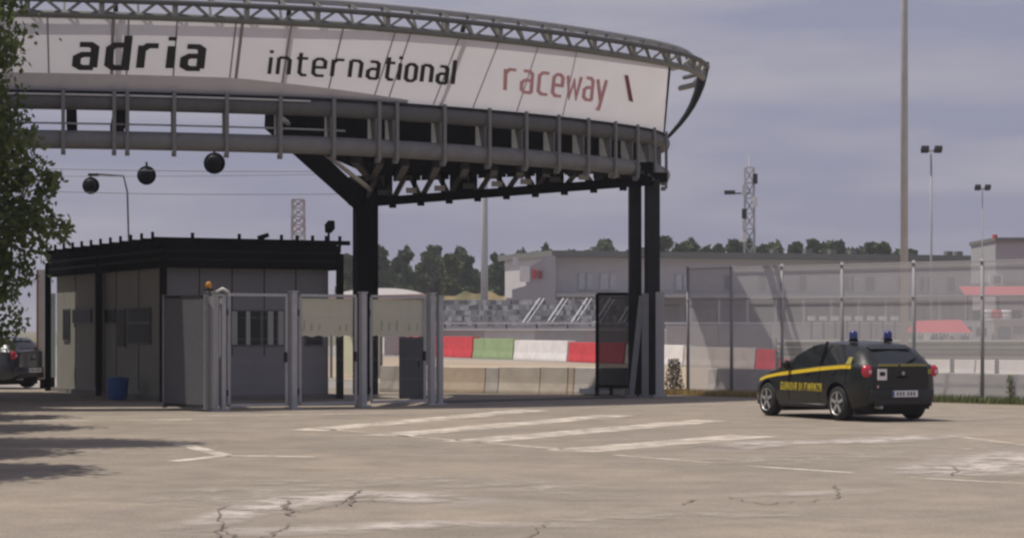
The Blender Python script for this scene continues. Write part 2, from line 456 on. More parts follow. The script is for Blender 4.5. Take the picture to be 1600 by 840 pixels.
# lattice of the top ring
b = MB(); s = 0.4; k = 0
while s < LEN - .5:
    A, B, C_ = ring3(s, OFF, ZT + .02), ring3(s + .35, OFF + .12, ZT + .30), ring3(s, OFF - .25, ZT + .52)
    b.beam(A, B, .05, .05); b.beam(B, ring3(s + .7, OFF, ZT + .02), .05, .05)
    b.beam(ring3(s + .1, OFF + .12, ZT + .3), C_, .045, .045); b.beam(A, C_, .045, .045)
    if k % 2 == 0: b.box((*ring(s, OFF + .02), ZT + .20), (.10, .10, .34), 0.4)
    s += .7; k += 1
b.build('lattice', mat('lattice_grey', (0.24, 0.24, 0.21), 0.5, 0.3), canopy)
# unseen roof deck, added to shade the booth and the ground around it
s_re = s_at(360)
edge = [tuple(ring(s_re * i / 60, -1.3)) for i in range(61)]
MB().prism(edge + [(-6.2, 55.0), (-9, 56.6), (-26, 58)], ZT - .55, ZT - .45).build('unseen_shade_deck', M_steel2, canopy)
# banner
M_ban = mat('banner_fabric', (0.78, 0.765, 0.79), 0.75, 0, 0.05, 0.7)
def add_translucent(m, fac):
    n, l = m.node_tree.nodes, m.node_tree.links; p = n['Principled BSDF']
    t = n.new('ShaderNodeBsdfTranslucent'); l.new(p.inputs['Base Color'].links[0].from_socket, t.inputs['Color'])
    mx = n.new('ShaderNodeMixShader'); mx.inputs['Fac'].default_value = fac
    l.new(p.outputs[0], mx.inputs[1]); l.new(t.outputs[0], mx.inputs[2]); l.new(mx.outputs[0], n['Material Output'].inputs['Surface'])
add_translucent(M_ban, .28)                                   # thin PVC cloth: sun on its back shines through
add_translucent(M_cream, .45)
sA, sB = s_at(1046, OFF * .97), s_at(1041)
N_ = 120; vs = []
def banner(u, t, off=0.0):                                    # u 0..1 along, t 0 bottom..1 top
    a = ring3(sB * u, 0.0 + off, ZB); b_ = ring3(sB * u - (sB - sA) * max(0, (u - .72) / .28) ** 1.6, OFF * .97 + off, ZT)
    return a.lerp(b_, t) 
for i in range(N_ + 1): 
    for t in (0, .25, .5, .75, 1): 
        p = banner(i / N_, t); sag = -0.05 * sin(pi * t)
        vs.append(p)
fs = [(5 * i + j, 5 * i + j + 1, 5 * i + j + 6, 5 * i + j + 5) for i in range(N_) for j in range(4)]
ban = MB().add(vs, fs).build('banner', M_ban, canopy, True)
def invert(px, py):
    best, r = 1e18, None
    lo_u, hi_u, lo_t, hi_t = 0.2, 1.0, 0.0, 1.0
    for it in range(4):
        for i in range(41):
            for j in range(21):
                u = lo_u + (hi_u - lo_u) * i / 40; t = lo_t + (hi_t - lo_t) * j / 20
                p = banner(u, t); e = (pxof(p) - px) ** 2 + (HOR - (p.z - EYE) / p.y * FOC - py) ** 2
                if e < best: best, r = e, (u, t)
        du, dt = (hi_u - lo_u) / 20, (hi_t - lo_t) / 10
        lo_u, hi_u = r[0] - du, min(1, r[0] + du); lo_t, hi_t = max(0, r[1] - dt), min(1, r[1] + dt)
    return r
# seams of the banner panels
M_seam = mat('seam_grey', (0.26, 0.25, 0.25), 0.7)
for px in (75, 176, 200, 275, 366, 376, 452, 532, 612, 636, 712, 775, 838, 900):
    u, t = invert(px, 60 + max(0, px - 500) * .06)
    w = .016 / sB * (2.0 if px in (176, 376) else 1)
    q = [banner(u - w, tt, .012) for tt in (0.02, .5, .98)] + [banner(u + w, tt, .012) for tt in (.98, .5, 0.02)]
    MB().add(q, [(0, 1, 4, 5), (1, 2, 3, 4)]).build('seam', M_seam, ban)
# grey strip along the lower left: the banner's shading painted as colour
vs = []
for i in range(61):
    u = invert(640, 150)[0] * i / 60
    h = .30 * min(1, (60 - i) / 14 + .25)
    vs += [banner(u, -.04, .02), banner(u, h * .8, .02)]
MB().add(vs, [(2 * i, 2 * i + 1, 2 * i + 3, 2 * i + 2) for i in range(60)]).build('banner_shade_strip', mat('banner_shade_grey', (0.62, 0.60, 0.62), 0.7, 0, .06), canopy, True)
# lettering
GL = {'a': ([[(.1, 1), (.4, 1), (.52, .88), (.52, 0)], [(.52, .57), (.2, .57), (.06, .45), (.06, .12), (.2, 0), (.52, 0)]], .62),
      'd': ([[(.52, 1.42), (.52, 0), (.2, 0), (.06, .14), (.06, .86), (.2, 1), (.52, 1)]], .62),
      'r': ([[(.06, 0), (.06, 1)], [(.06, .8), (.22, 1), (.5, 1)]], .56),
      'i': ([[(.06, 0), (.06, 1)], [(.06, 1.24), (.06, 1.42)]], .14),
      'n': ([[(.06, 0), (.06, 1)], [(.06, 1), (.38, 1), (.52, .86), (.52, 0)]], .60),
      't': ([[(.16, 1.32), (.16, .14), (.28, 0), (.46, 0)], [(0, 1), (.46, 1)]], .48),
      'e': ([[(.06, .5), (.52, .5), (.52, .86), (.38, 1), (.2, 1), (.06, .86), (.06, .14), (.2, 0), (.5, 0)]], .60),
      'o': ([[(.29, 0), (.2, 0), (.06, .14), (.06, .86), (.2, 1), (.38, 1), (.52, .86), (.52, .14), (.38, 0), (.29, 0)]], .60),
      'l': ([[(.06, 1.42), (.06, 0)]], .14),
      'c': ([[(.5, 1), (.2, 1), (.06, .86), (.06, .14), (.2, 0), (.5, 0)]], .54),
      'w': ([[(0, 1), (.17, 0), (.36, .8), (.55, 0), (.72, 1)]], .74),
      'y': ([[(0, 1), (.27, .05)], [(.54, 1), (.2, -.36), (.02, -.36)]], .56)}
def ribbon(pts, w):
    P = [Vector(p) for p in pts]; L = []
    for i, p in enumerate(P):
        d0 = (P[i] - P[i - 1]).normalized() if i else None
        d1 = (P[i + 1] - P[i]).normalized() if i < len(P) - 1 else None
        if d0 is None: d0 = d1
        if d1 is None: d1 = d0
        n0, n1 = Vector((-d0.y, d0.x)), Vector((-d1.y, d1.x)); m = (n0 + n1)
        m = m.normalized() / max(.5, m.normalized().dot(n0)); L.append((p + m * w / 2, p - m * w / 2))
    return L
def word(txt, c00, c10, c01, c11, w, gap, m, slant=0.0, name='lettering'):
    # corners in photo pixels: baseline left/right, x-height left/right
    U = [invert(*c) for c in (c00, c10, c01, c11)]
    total = sum(GL[c][1] for c in txt) + gap * (len(txt) - 1)
    b = MB(); x = 0; k = 0
    for c in txt:
        for st in GL[c][0]:
            if st[0][1] == 0 and len(st) == 2: pass
            L = ribbon(st, w); k += 1
            rows = []
            for depth in (.03 + .0015 * k, .01):
                for (a, e) in L:
                    for q in (a, e):
                        X = (x + q.x + slant * q.y) / total; Yv = q.y
                        lo = [U[0][i] + (U[1][i] - U[0][i]) * X for i in (0, 1)]; hi = [U[2][i] + (U[3][i] - U[2][i]) * X for i in (0, 1)]
                        rows.append(banner(lo[0] + (hi[0] - lo[0]) * Yv, lo[1] + (hi[1] - lo[1]) * Yv, depth))
            n = len(L); fs = []
            for i in range(n - 1):
                fs.append((2 * i, 2 * i + 1, 2 * i + 3, 2 * i + 2))
                fs.append((2 * i, 2 * i + 2, 2 * n + 2 * i + 2, 2 * n + 2 * i)); fs.append((2 * i + 1, 2 * n + 2 * i + 1, 2 * n + 2 * i + 3, 2 * i + 3))
            b.add(rows, fs)
        x += GL[c][1] + gap
    return b.build(name, m, ban)
M_ink = mat('black_ink', (0.012, 0.012, 0.014), 0.6, 0, .1)
M_inkr = mat('faded_red_ink', (0.68, 0.36, 0.38), 0.7, 0, .15, 2)
M_inkd = mat('dark_red_ink', (0.22, 0.05, 0.07), 0.7, 0, .15, 2)
word('adria', (115, 106), (318, 108), (116, 70), (319, 74), .225, .24, M_ink, .05)
word('international', (418, 116), (708, 132), (420, 90), (710, 106), .15, .19, M_ink, .03)
word('raceway', (786, 141), (944, 160), (786, 108), (946, 126), .135, .17, M_inkr, .03)
qa = [invert(*p) for p in ((974, 118), (980, 118), (988, 160), (981, 158))]
MB().add([banner(u, t, .03) for u, t in qa], [(0, 1, 2, 3)]).build('emblem', M_inkd, ban)
# end hoop: curved strut from the top ring to the foot of the banner
q = []
sT = s_at(1110, OFF)
for i in range(9):
    t = i / 8
    q.append(ring3(sT + .0, OFF + .06 - (OFF + .02) * t, ZT + .45 - (ZT + .45 - 6.35) * (1 - (1 - t) ** 1.0) ) + Vector((.18 * sin(pi * t), 0, -.1 * sin(pi * t))))
MB().tube(q, [.10, .12, .12, .10, .085, .07, .06, .05, .04], 8).build('end_hoop', M_dark, canopy, True)
MB().tube([banner(1, 0, 0), banner(1, .5, 0), banner(1, 1, 0)], .035, 6).build('banner_end_rail', M_dark, canopy, True)
# black sheet added behind the web posts in place of the dark interior
vs = []; sa, sb = s_at(444), LEN * .97; k = 50
for i in range(k + 1):
    s = sa + (sb - sa) * i / k; vs += [ring3(s, -.5, 5.35), ring3(s, -.42, 6.35)]
MB().add(vs, [(2 * i, 2 * i + 1, 2 * i + 3, 2 * i + 2) for i in range(k)]).build('dark_backing', M_black, canopy, True)
# columns
LC = (GX(571, 55.6), 55.6)
RC = [(GX(992, 54.2), 54.2), (GX(1019, 53.8), 53.8)]
b = MB(); b.box((LC[0], LC[1], 2.35), (.54, .5, 4.7), .3); b.box((LC[0], LC[1], 5.05), (.74, .64, .7), .3); b.build('column', M_black, canopy, bevel=.02)
for x, y in RC:
    b = MB(); b.box((x, y, 2.6), (.29 if x < 3.1 else .34, .26, 5.2), .12); b.build('column', M_dark, canopy, bevel=.02)
b = MB(); b.box(((RC[0][0] + RC[1][0]) / 2, 54.0, 5.27), (1.05, .5, .22), .3); b.build('column_head', M_black, canopy)
# deck between ring and rear truss
sd0 = s_at(486)
poly = [tuple(ring(sd0 + (S_TIP - sd0) * i / 20, -.22)) for i in range(21)] + [(RC[1][0], RC[1][1] + .35), (LC[0] + .2, LC[1] + .3)]
MB().prism(poly, 5.42, 5.62).build('soffit', M_black, canopy)
# rear truss from the left column to the right columns
def tr(t, top):
    x = LC[0] + (RC[1][0] - LC[0]) * t; y = LC[1] + (RC[1][1] - LC[1]) * t - .25
    return Vector((x, y, (5.50 if top else 4.74 + .42 * t)))
MB().beam(tr(0, 0), tr(1, 0), .26, .20).build('truss_chord', M_black, canopy)
MB().beam(tr(0, 1), tr(1, 1), .22, .20).build('truss_chord', M_black, canopy)
for i in range(10):
    a, c = tr(i / 10, 0), tr((i + .55) / 10, 1)
    MB().beam(a, c, .11, .11).build('truss_brace', M_steel2, canopy)
    MB().beam(c, tr((i + 1) / 10, 0), .11, .11).build('truss_brace', M_steel2, canopy)
for i in range(1, 10):
    p = tr(i / 10, 0); MB().box((p.x, p.y - .02, p.z - .13), (.17, .2, .10)).build('truss_bracket', M_black, canopy)
for i in range(9):
    p = tr((i + .5) / 10, 0); MB().box((p.x + .12, p.y - .15, p.z + .21), (.26, .05, .13), .2).build('sky_spot', M_rail if i % 3 else M_steel2, canopy)  # pale boxes painted as spots of bright sky in the truss openings
for i in range(10):                                           # rib plates that leave only small openings in the truss
    a, c = tr(i / 10, 0), tr((i + 1) / 10, 0); p, q = tr(i / 10, 1), tr((i + 1) / 10, 1)
    k = .66 if i in (1, 2, 4, 5, 7) else .15
    lo0, lo1 = a.lerp(p, k), c.lerp(q, k)
    MB().add([lo0 + Vector((.01, .05, 0)), lo1 + Vector((-.01, .05, 0)), q + Vector((-.01, .05, 0)), p + Vector((.01, .05, 0)), lo0 + Vector((.01, .09, 0)), lo1 + Vector((-.01, .09, 0)), q + Vector((-.01, .09, 0)), p + Vector((.01, .09, 0))],
             [(0, 1, 2, 3), (7, 6, 5, 4), (0, 4, 5, 1), (3, 2, 6, 7), (0, 3, 7, 4), (1, 5, 6, 2)]).build('rib_plate', M_black, canopy)
    MB().beam(a.lerp(c, .78) + Vector((0, .02, 0)), p.lerp(q, .78) + Vector((0, .02, 0)), .17, .10).build('truss_rib', M_black, canopy)
# cross girders under the soffit
for px in (560, 600, 640, 690, 735, 780, 820, 860, 900, 940):
    s = s_at(px); t = (px - 590) / 420
    MB().beam(ring3(s, -.15, 5.27), tr(max(.02, t), 1) - Vector((0, 0, .1)), .16, .26).build('cross_girder', M_dark, canopy)
# raking strut from the ring down to the left column
pa = ring3(s_at(430), -.3, 6.0); pb = Vector((LC[0] - .1, LC[1] - .1, 4.75))
MB().beam(pa, pb, .30, .36).build('raking_strut', M_black, canopy)
MB().tube([pa + Vector((.22, -.3, .02)), pb + Vector((.25, -.3, .30))], .055, 6).build('pale_pipe', M_rail, canopy)
for px in (112, 190):
    s = s_at(px)
    MB().beam(ring3(s, -.1, 6.1), ring3(s, -2.6, 5.75), .20, .5).build('cantilever_bracket', M_black, canopy)

# cables with round black lamps
for i, (ya, yb, Y, x0, x1, r) in enumerate(((256, 268, 58, 60, 530, .009), (272, 272, 60, 60, 535, .008), (296, 303, 59, 230, 540, .009))):
    pts = []
    for k in range(13):
        t = k / 12; px = x0 - 250 + (x1 - x0 + 250) * t
        pts.append((GX(px, Y), Y, Z(ya + (yb - ya) * t, Y) - .06 * sin(pi * t)))
    tag(MB().tube(pts, r, 5).build('hanging_cable', M_post, None, True),
        ('highest thin cable strung left of the dark column', 'middle thin cable behind the three round black lamps', 'lowest thin cable strung above the guard booth')[i], 'cable', 'cables strung under the canopy')
for (px, py, rp, Y, lab) in ((335, 255, 17, 57.6, 'largest and highest of the three round black lamps on the cables'),
                             (229, 274, 15, 59.6, 'middle one of three round black lamps hanging on the cables'),
                             (142, 290, 13.5, 61.6, 'smallest round black lamp hanging nearest the leafy tree')):
    x, z, r = GX(px, Y), Z(py, Y), rp / FOC * Y
    e = empty('round_lamp', (x, Y, z), lab, 'lamp', 'round black lamps on the cables')
    MB().lathe((x, Y, z), [(r * sin(a), r * .55 * -cos(a)) for a in [pi * (.04 + .92 * i / 12) for i in range(13)]], 20, 'Y').build('housing', M_black, e, True)
    MB().lathe((x, Y - r * .46, z), [(r * .72, 0), (r * .72, -.04), (r * .5, -.07)], 16, 'Y').build('lens', mat('dark_lens', (.008, .009, .016), .5, spec=.2), e, True)
    MB().box((x, Y, z + r + .03), (.05, .05, .14)).build('hanger', M_dark, e)

# ------------------------------------------------------------------ gates
GA, GB = Vector(G(326, 642)), Vector(G(692, 632))
def gate_xy(px):                                             # point of the gate line seen at photo column px
    k = (px - 800) / FOC; d = GB - GA
    t = (k * GA.y - GA.x) / (d.x - k * d.y); return GA + d * t
gd = (GB - GA).normalized(); g_ang = atan2(gd.y, gd.x)
GH = 2.30
def gpost(px, w, h, label, m=M_gate):
    p = gate_xy(px)
    e = empty('gate_post', (p.x, p.y, 0), label, 'post', 'steel posts of the entrance gates')
    MB().box((p.x, p.y, h / 2), (w, w, h), g_ang).build('shaft', m, e, bevel=.008)
    MB().box((p.x, p.y, h + .015), (w + .03, w + .03, .03), g_ang).build('cap', m, e)
    MB().box((p.x, p.y, .02), (w + .12, w + .12, .04), g_ang).build('base_plate', m, e)
    return e
gp0 = gpost(333, .16, 2.33, 'pale steel gate post carrying the orange beacon', M_steel)
gpost(348, .10, 2.27, 'thin steel gate post against the first mesh leaf', M_gate)
gpost(458, .13, 2.36, 'steel gate post between first and second mesh leaf')
gpost(567, .13, 2.36, 'steel gate post between the two leaves with cream sheets')
gpost(674, .13, 2.36, 'steel gate post at right side of the last cream sheet leaf')
gpost(687, .12, 2.30, 'rightmost steel gate post beside the open gateway')

def leaf(pxa, pxb, label, sheet_=None, bars=True):
    a, c = gate_xy(pxa), gate_xy(pxb); mid = (a + c) / 2; W = (c - a).length; u = (c - a).normalized()
    e = empty('gate_leaf', (mid.x, mid.y, 0), label, 'gate', 'swing gate leaves')
    def P(s, z, o=0): q = a + u * s + Vector((u.y, -u.x)) * o; return Vector((q.x, q.y, z))
    t = .055
    f = MB()
    f.beam(P(0, .10), P(W, .10), t, t); f.beam(P(0, GH), P(W, GH), t, t)
    f.beam(P(0, .10 + t / 2), P(0, GH - t / 2), t, t); f.beam(P(W, .10 + t / 2), P(W, GH - t / 2), t, t)
    f.build('frame', M_gate, e)
    w = MB(); r = .0013                                       # welded mesh, too fine to pick apart
    n = int(W / .05)
    for i in range(1, n): w.beam(P(W * i / n, .13), P(W * i / n, GH - .03), r * 2, r * 2)
    n = 5
    for i in range(1, n): w.beam(P(.03, .13 + (GH - .16) * i / n, .005), P(W - .03, .13 + (GH - .16) * i / n, .005), r * 2, r * 2)
    tag(w.build('wire_mesh', M_gate, e), kind='stuff')
    if sheet_:
        z0 = Z(sheet_, mid.y); k = 14; vs = []
        for i in range(k + 1):
            s = .05 + (W - .1) * i / k; o = -.03 + .012 * sin(i * 2.1)
            vs += [P(s, z0 + .02 * sin(i * 1.7), o), P(s, (z0 + GH) / 2, o * .8), P(s, GH - .06, -.03)]
        fs = [(3 * i + j, 3 * i + j + 1, 3 * i + j + 4, 3 * i + j + 3) for i in range(k) for j in (0, 1)]
        sh = MB().add(vs, fs).build('cream_sheet', M_cream, e, True)
        q = MB()
        for i in range(7):
            if R.random() < .75:
                s = .1 + (W - .2) * (i + R.random() * .5) / 7; q.beam(P(s, z0 + .12, .0), P(s + .015, z0 + .12 + R.uniform(.1, .22), .0), .012, .02)
        q.build('crease', mat('crease_grey', (.42, .42, .33), .8), sh)
    MB().box(P(W - .06, 1.05, .05), (.05, .06, .20), g_ang).build('latch', M_dark, e)
    for z in (.35, 1.95): MB().tube([P(-.04, z - .06), P(-.04, z + .06)], .02, 6).build('hinge', M_dark, e)
    return e
leaf(358, 448, 'see through mesh gate leaf without any sheet, left of the others')
leaf(469, 556, 'mesh gate leaf with cream sheet, left of the two sheeted leaves', 525)
leaf(580, 664, 'mesh gate leaf with cream sheet, nearest to the open gateway', 525)

# the grey perforated leaf standing open on the left
xa, ya = G(250, 641); xb, yb = GX(322, 43.9), 43.9
e = empty('open_gate_leaf', ((xa + xb) / 2, (ya + yb) / 2, 0), 'solid dark grey gate leaf swung open in front of the booth', 'gate')
a, c = Vector((xa, ya + .6)), Vector((xb, yb)); u = (c - a).normalized(); W = (c - a).length; an = atan2(u.y, u.x)
b = MB(); mid = (a + c) / 2
b.box((mid.x, mid.y, 1.17), (W, .05, 2.14), an); b.build('sheet_panel', mat('perforated_grey', (.09, .09, .10), .7, .0, .12, 8), e)
b = MB()
for zz in (.10, 2.26): MB().box((mid.x, mid.y, zz), (W + .06, .07, .06), an).build('rail', M_dark, e)
for q in (a, c): MB().box((q.x, q.y, 1.17), (.07, .075, 2.26), an).build('stile', M_post, e)
p = c + Vector((.10, .1)); MB().box((p.x, p.y, 1.16), (.12, .09, 2.2), an + .5).build('stile', M_steel, e)
p0 = gate_xy(326)
e = empty('warning_beacon', (p0.x, p0.y, 2.37), 'small orange warning beacon on top of the pale gate post', 'beacon')
MB().box((p0.x, p0.y, 2.39), (.12, .12, .05), g_ang).build('base', M_dark, e)
MB().lathe((p0.x, p0.y, 2.41), [(.06, 0), (.06, .08), (.05, .12), (.02, .14)], 12).build('dome', mat('orange_plastic', (.55, .22, .02), .3), e, True)
p0 = gate_xy(337)
MB().tube([(p0.x + .02, p0.y - .1, 2.34), (p0.x + .15, p0.y - .1, 2.41), (p0.x + .28, p0.y - .1, 2.34)], .035, 6).build('curved_arm', M_rail, gp0, True)

# sliding leaf and its guide posts on the right
Yl = 54.6
e = empty('sliding_gate_leaf', (GX(957, Yl), Yl, 0), 'smoky see through sliding gate leaf in a black frame beside the right columns', 'gate')
xa, xb, z0, z1 = GX(933, Yl), GX(986, Yl), .22, Z(459, Yl)
b = MB()
b.beam((xa, Yl, z0), (xb, Yl, z0), .07, .07); b.beam((xa, Yl, z1), (xb, Yl, z1), .07, .07); b.beam((xa, Yl, 0), (xa, Yl, z1), .075, .08); b.beam((xb, Yl, 0), (xb, Yl, z1), .075, .08)
b.build('frame', M_black, e)
MB().beam((GX(955, Yl), Yl, .02), (GX(955, Yl), Yl, z0), .07, .07).build('foot', M_black, e)
MB().box(((xa + xb) / 2, Yl, (z0 + z1) / 2), (xb - xa - .07, .012, z1 - z0 - .072)).build('smoked_sheet', mat('smoked_sheet', (.05, .05, .055), .35, 0, .1, alpha=.66), e)
MB().beam((GX(905, Yl), Yl + .1, .11), (GX(1010, Yl), Yl + .1, .11), .05, .12).build('ground_rail', M_rail, e)
for (pxa, pxb, pya, pyb, w, m, lab) in ((1008, 1008, 620, 458, .16, M_post, 'middle grey guide post at foot of the right columns'),
                                  (1031, 1031, 619, 456, .20, M_steel, 'rightmost pale guide post at foot of the right columns'),
                                  (986, 1003, 620, 462, .13, M_post, 'leaning dark guide post beside the smoky sliding leaf')):
    Yp = 53.2
    e = empty('guide_post', (GX(pxa, Yp), Yp, 0), lab, 'post', 'guide posts of the sliding gate')
    MB().beam((GX(pxa, Yp), Yp, 0), (GX(pxb, Yp), Yp, Z(pyb, Yp)), w, w, (0, 1, 0)).build('shaft', m, e)
    MB().box((GX(pxa, Yp), Yp, .03), (w + .14, w + .14, .06)).build('base_plate', m, e)
# dark strip across the opening: canopy shade painted on the ground
q0, q1 = Vector(G(696, 629)), Vector(G(1000, 621))
d = (q1 - q0).normalized(); n_ = Vector((-d.y, d.x)) * 1.3
tag(MB().add([(q0.x, q0.y, .001), (q1.x, q1.y, .001), (q1.x + n_.x, q1.y + n_.y, .001), (q0.x + n_.x, q0.y + n_.y, .001)], [(0, 1, 2, 3)]).build('canopy_shade_strip', mat('painted_shade', (.05, .045, .04), .8, 0, .2, 2)), kind='structure')

# ------------------------------------------------------------------ concrete blocks and painted barriers
def block(ax, ay, bx, by, h, t, m, label, name='concrete_block', cat='barrier', group=None, foot=.10):
    a, c = Vector((ax, ay)), Vector((bx, by)); u = (c - a).normalized(); nv = Vector((-u.y, u.x)); L = (c - a).length
    e = MB(); prof = [(-foot - t / 2, 0), (-foot - t / 2, .12 * h), (-t / 2, .40 * h), (-t / 2 + .03, h), (t / 2 - .03, h), (t / 2, .40 * h), (foot + t / 2, .12 * h), (foot + t / 2, 0)]
    vs = [(p.x + nv.x * o, p.y + nv.y * o, z) for p in (a, c) for o, z in prof]; k = len(prof)
    e.add(vs, [tuple(range(k)), tuple(range(2 * k - 1, k - 1, -1))] + [(i, (i + 1) % k, k + (i + 1) % k, k + i) for i in range(k)])
    return tag(e.build(name, m, None, bevel=.012), label, cat, group)
M_c1 = mat('tan_concrete', (.60, .49, .37), .9, 0, .2, 1.6, .3, 25)
M_c2 = mat('grey_concrete', (.50, .46, .41), .9, 0, .22, 1.6, .3, 25)
M_c3 = mat('buff_concrete', (.60, .53, .44), .9, 0, .2, 1.6, .3, 25)
M_c4 = mat('light_concrete', (.66, .61, .55), .9, 0, .2, 1.6, .3, 25)
cb = [(600, 697, M_c2, 'grey concrete block seen through the sheeted gate leaf'), (698, 764, M_c1, 'tan concrete block just right of the rightmost gate post'), (765, 785, M_c2, 'narrow grey concrete block between tan and buff blocks'), (786, 850, M_c3, 'buff concrete block with a dark spot in the gateway'),
      (851, 893, M_c3, 'plain buff concrete block left of the narrow brown one'), (894, 903, M_c1, 'narrowest brown concrete block in the gateway'), (904, 984, M_c4, 'pale concrete block partly behind the smoky sliding leaf')]
for a, b_, m, lab in cb:
    ya = 57.6 - (a - 690) * .0095; yb = 57.6 - (b_ - 690) * .0095
    block(GX(a, ya) , ya, GX(b_, yb) , yb, .66 + R.uniform(-.015, .02), .42, m, lab, group='concrete blocks across the gateway', foot=.04)
# painted barriers across the run-off, further and further away to the left
def kp(px):
    base = 557 + (px - 695) * .0385; return G(px, base)
kb = [(560, 634, M_white, 'white painted barrier behind the sheeted gate leaf'), (636, 744, M_red, 'red painted barrier just right of the rightmost gate post'),
      (746, 808, M_green, 'faded green painted track barrier'), (810, 893, M_white, 'white painted barrier between green and red ones'), (896, 982, M_red, 'red painted barrier behind the smoky sliding leaf'),
      (985, 1075, M_white, 'white painted barrier behind the right columns'), (1077, 1188, M_conc2, 'pale barrier at left end of the mesh fence'), (1190, 1262, M_red, 'red painted barrier beyond the front of the dark car'),
      (1264, 1352, M_green, 'green painted barrier hidden behind the dark car'), (1354, 1452, M_conc2, 'pale barrier behind the tail of the dark car'),
      (1455, 1532, M_white, 'white barrier just right of the dark car'), (1535, 1640, M_white, 'white barrier at the right edge of the photo')]
for a, b_, m, lab in kb:
    (x0, y0), (x1, y1) = kp(a), kp(b_); h = 31.5 / FOC * (y0 + y1) / 2
    block(x0, y0, x1, y1, h, .5, m, lab, 'painted_barrier', 'barrier', 'painted barriers along the run-off', foot=.05)
# low concrete wall just behind the mesh fence
for i in range(9):
    a, c = fpt(.15 + i * 2.05, .75), fpt(.15 + i * 2.05 + 2.02, .75)
    lab = ['leftmost grey concrete block behind the mesh fence', 'second grey concrete block behind the mesh fence from its left end', 'grey concrete block behind the dark car front', 'grey concrete block behind the dark car doors',
           'grey concrete block behind the dark car tail', 'grey concrete block just right of the dark car', 'grey concrete block at the foot of the tall right fence post', 'grey concrete block second from the right end of fence', 'grey concrete block at the right photo edge'][i]
    block(a.x, a.y, c.x, c.y, .62 + R.uniform(-.02, .02), .4, [M_c4, M_c2, M_conc2][i % 3], lab, group='concrete blocks behind the mesh fence', foot=.05)

# ------------------------------------------------------------------ mesh fence
FH = 3.12; FL = 17.0; M_fpost = mat('pale_fence_post', (.30, .30, .31), .6, 0, .1)
e = empty('mesh_fence', (FA.x, FA.y, 0), 'tall grey wire mesh fence on thin posts behind the dark car', 'fence')
tpost = []
for px in (1075, 1143, 1222, 1316, 1428, 1535, 1660, 1800):
    k = (px - 800) / FOC; t = (k * FA.y - FA.x) / (fdir.x - k * fdir.y); tpost.append(t)
fp = None
for t in tpost:
    p = fpt(t)
    if fp is None:
        fp = MB().tube([(p.x, p.y, 0), (p.x, p.y, FH + .06)], .042, 8).build('post', M_fpost, e, True)
    else: 
        q = shared('post', fp, (0, 0, 0), e); d_ = p - fpt(tpost[0]); q.location = (d_.x, d_.y, 0)
for z in (.08, FH, 2.35):
    a, c = fpt(0, -.05), fpt(FL, -.05); MB().tube([(a.x, a.y, z), (c.x, c.y, z)], .013 if z < 3 else .015, 6).build('rail', M_fpost, e)
b = MB(); pitch = .075; wd = .0165
k = int((FL + FH) / pitch)
for i in range(-int(FH / pitch), int(FL / pitch)):
    for sgn in (1, -1):
        t0 = i * pitch if sgn == 1 else i * pitch + FH
        t1 = t0 + sgn * FH; za, zb = 0.06, FH
        if t0 > t1: (t0, za), (t1, zb) = (t1, zb), (t0, za)
        lo, hi = max(t0, 0), min(t1, FL)
        if hi - lo < .02: continue
        f = lambda t: za + (zb - za) * (t - t0) / (t1 - t0)
        o = .004 * sgn
        a, c = fpt(lo, o), fpt(hi, o)
        w_ = wd * .7
        b.add([(a.x, a.y, f(lo) - w_), (a.x, a.y, f(lo) + w_), (c.x, c.y, f(hi) + w_), (c.x, c.y, f(hi) - w_)], [(0, 1, 2, 3)])
tag(b.build('wire_mesh', mat('zinc_wire', (.58, .57, .58), .6, .0, .05), e), kind='stuff')

# weeds and dry grass at the foot of the fence
def tufts(name, area, n, hs, m, label):
    b = MB()
    for i in range(n):
        x, y = area(R.random(), R.random()); h = R.uniform(*hs) ; a = R.uniform(0, 2 * pi); w = R.uniform(.008, .018)
        lx, ly = R.uniform(-.4, .4) * h, R.uniform(-.4, .4) * h
        b.add([(x - w * cos(a), y - w * sin(a), 0), (x + w * cos(a), y + w * sin(a), 0), (x + lx, y + ly, h)], [(0, 1, 2)])
    return tag(b.build(name, m), label, name.replace('_', ' '), None, 'stuff')
M_dry = mat('dry_grass_blades', (.36, .26, .10), .8, 0, .3, 1.2)
M_grass = mat('green_grass_blades', (.14, .16, .06), .8, 0, .35, 1.2)
tufts('dry_grass', lambda u, v: tuple(fpt(-.6 + 5.2 * u, -.9 + 1.3 * v)), 9000, (.04, .16), M_dry, 'yellow dry grass strip under the left end of fence')
tufts('weed_strip', lambda u, v: tuple(fpt(4.2 + 12 * u, -.75 + 1.1 * v)), 14000, (.04, .20), M_grass, 'green weedy strip along the foot of the fence')

def bush(name, c, rad, h, n, m, label, cat, leaf=.05, seed=1):
    rr = random.Random(seed); b = MB()
    for i in range(n):
        u = rr.uniform(0, 2 * pi); w = rr.random() ** .5; z = rr.random()
        p = Vector((c[0] + rad * w * cos(u) * (1.1 - z * .6), c[1] + rad * w * sin(u) * (1.1 - z * .6), .02 + h * z))
        leafq(b, p, leaf * rr.uniform(.6, 1.4), rr)
    e = empty(name, (c[0], c[1], 0), label, cat)
    b.build('foliage', m, e)
    s = MB()
    for i in range(6):
        s.tube([(c[0], c[1], 0), (c[0] + rr.uniform(-.6, .6) * rad, c[1] + rr.uniform(-.6, .6) * rad, h * .9)], .008, 4)
    s.build('stem', mat('twig', (.10, .075, .05), .9), e)
    return e
def leafq(b, p, s, rr, asp=.55):
    d = Vector((rr.gauss(0, 1), rr.gauss(0, 1), rr.gauss(0, .7))).normalized(); x = d.orthogonal().normalized()
    x = Matrix.Rotation(rr.uniform(0, 6.28), 3, d) @ x; y = d.cross(x)
    b.add([p - x * s, p + y * s * asp, p + x * s, p - y * s * asp], [(0, 1, 2, 3)])

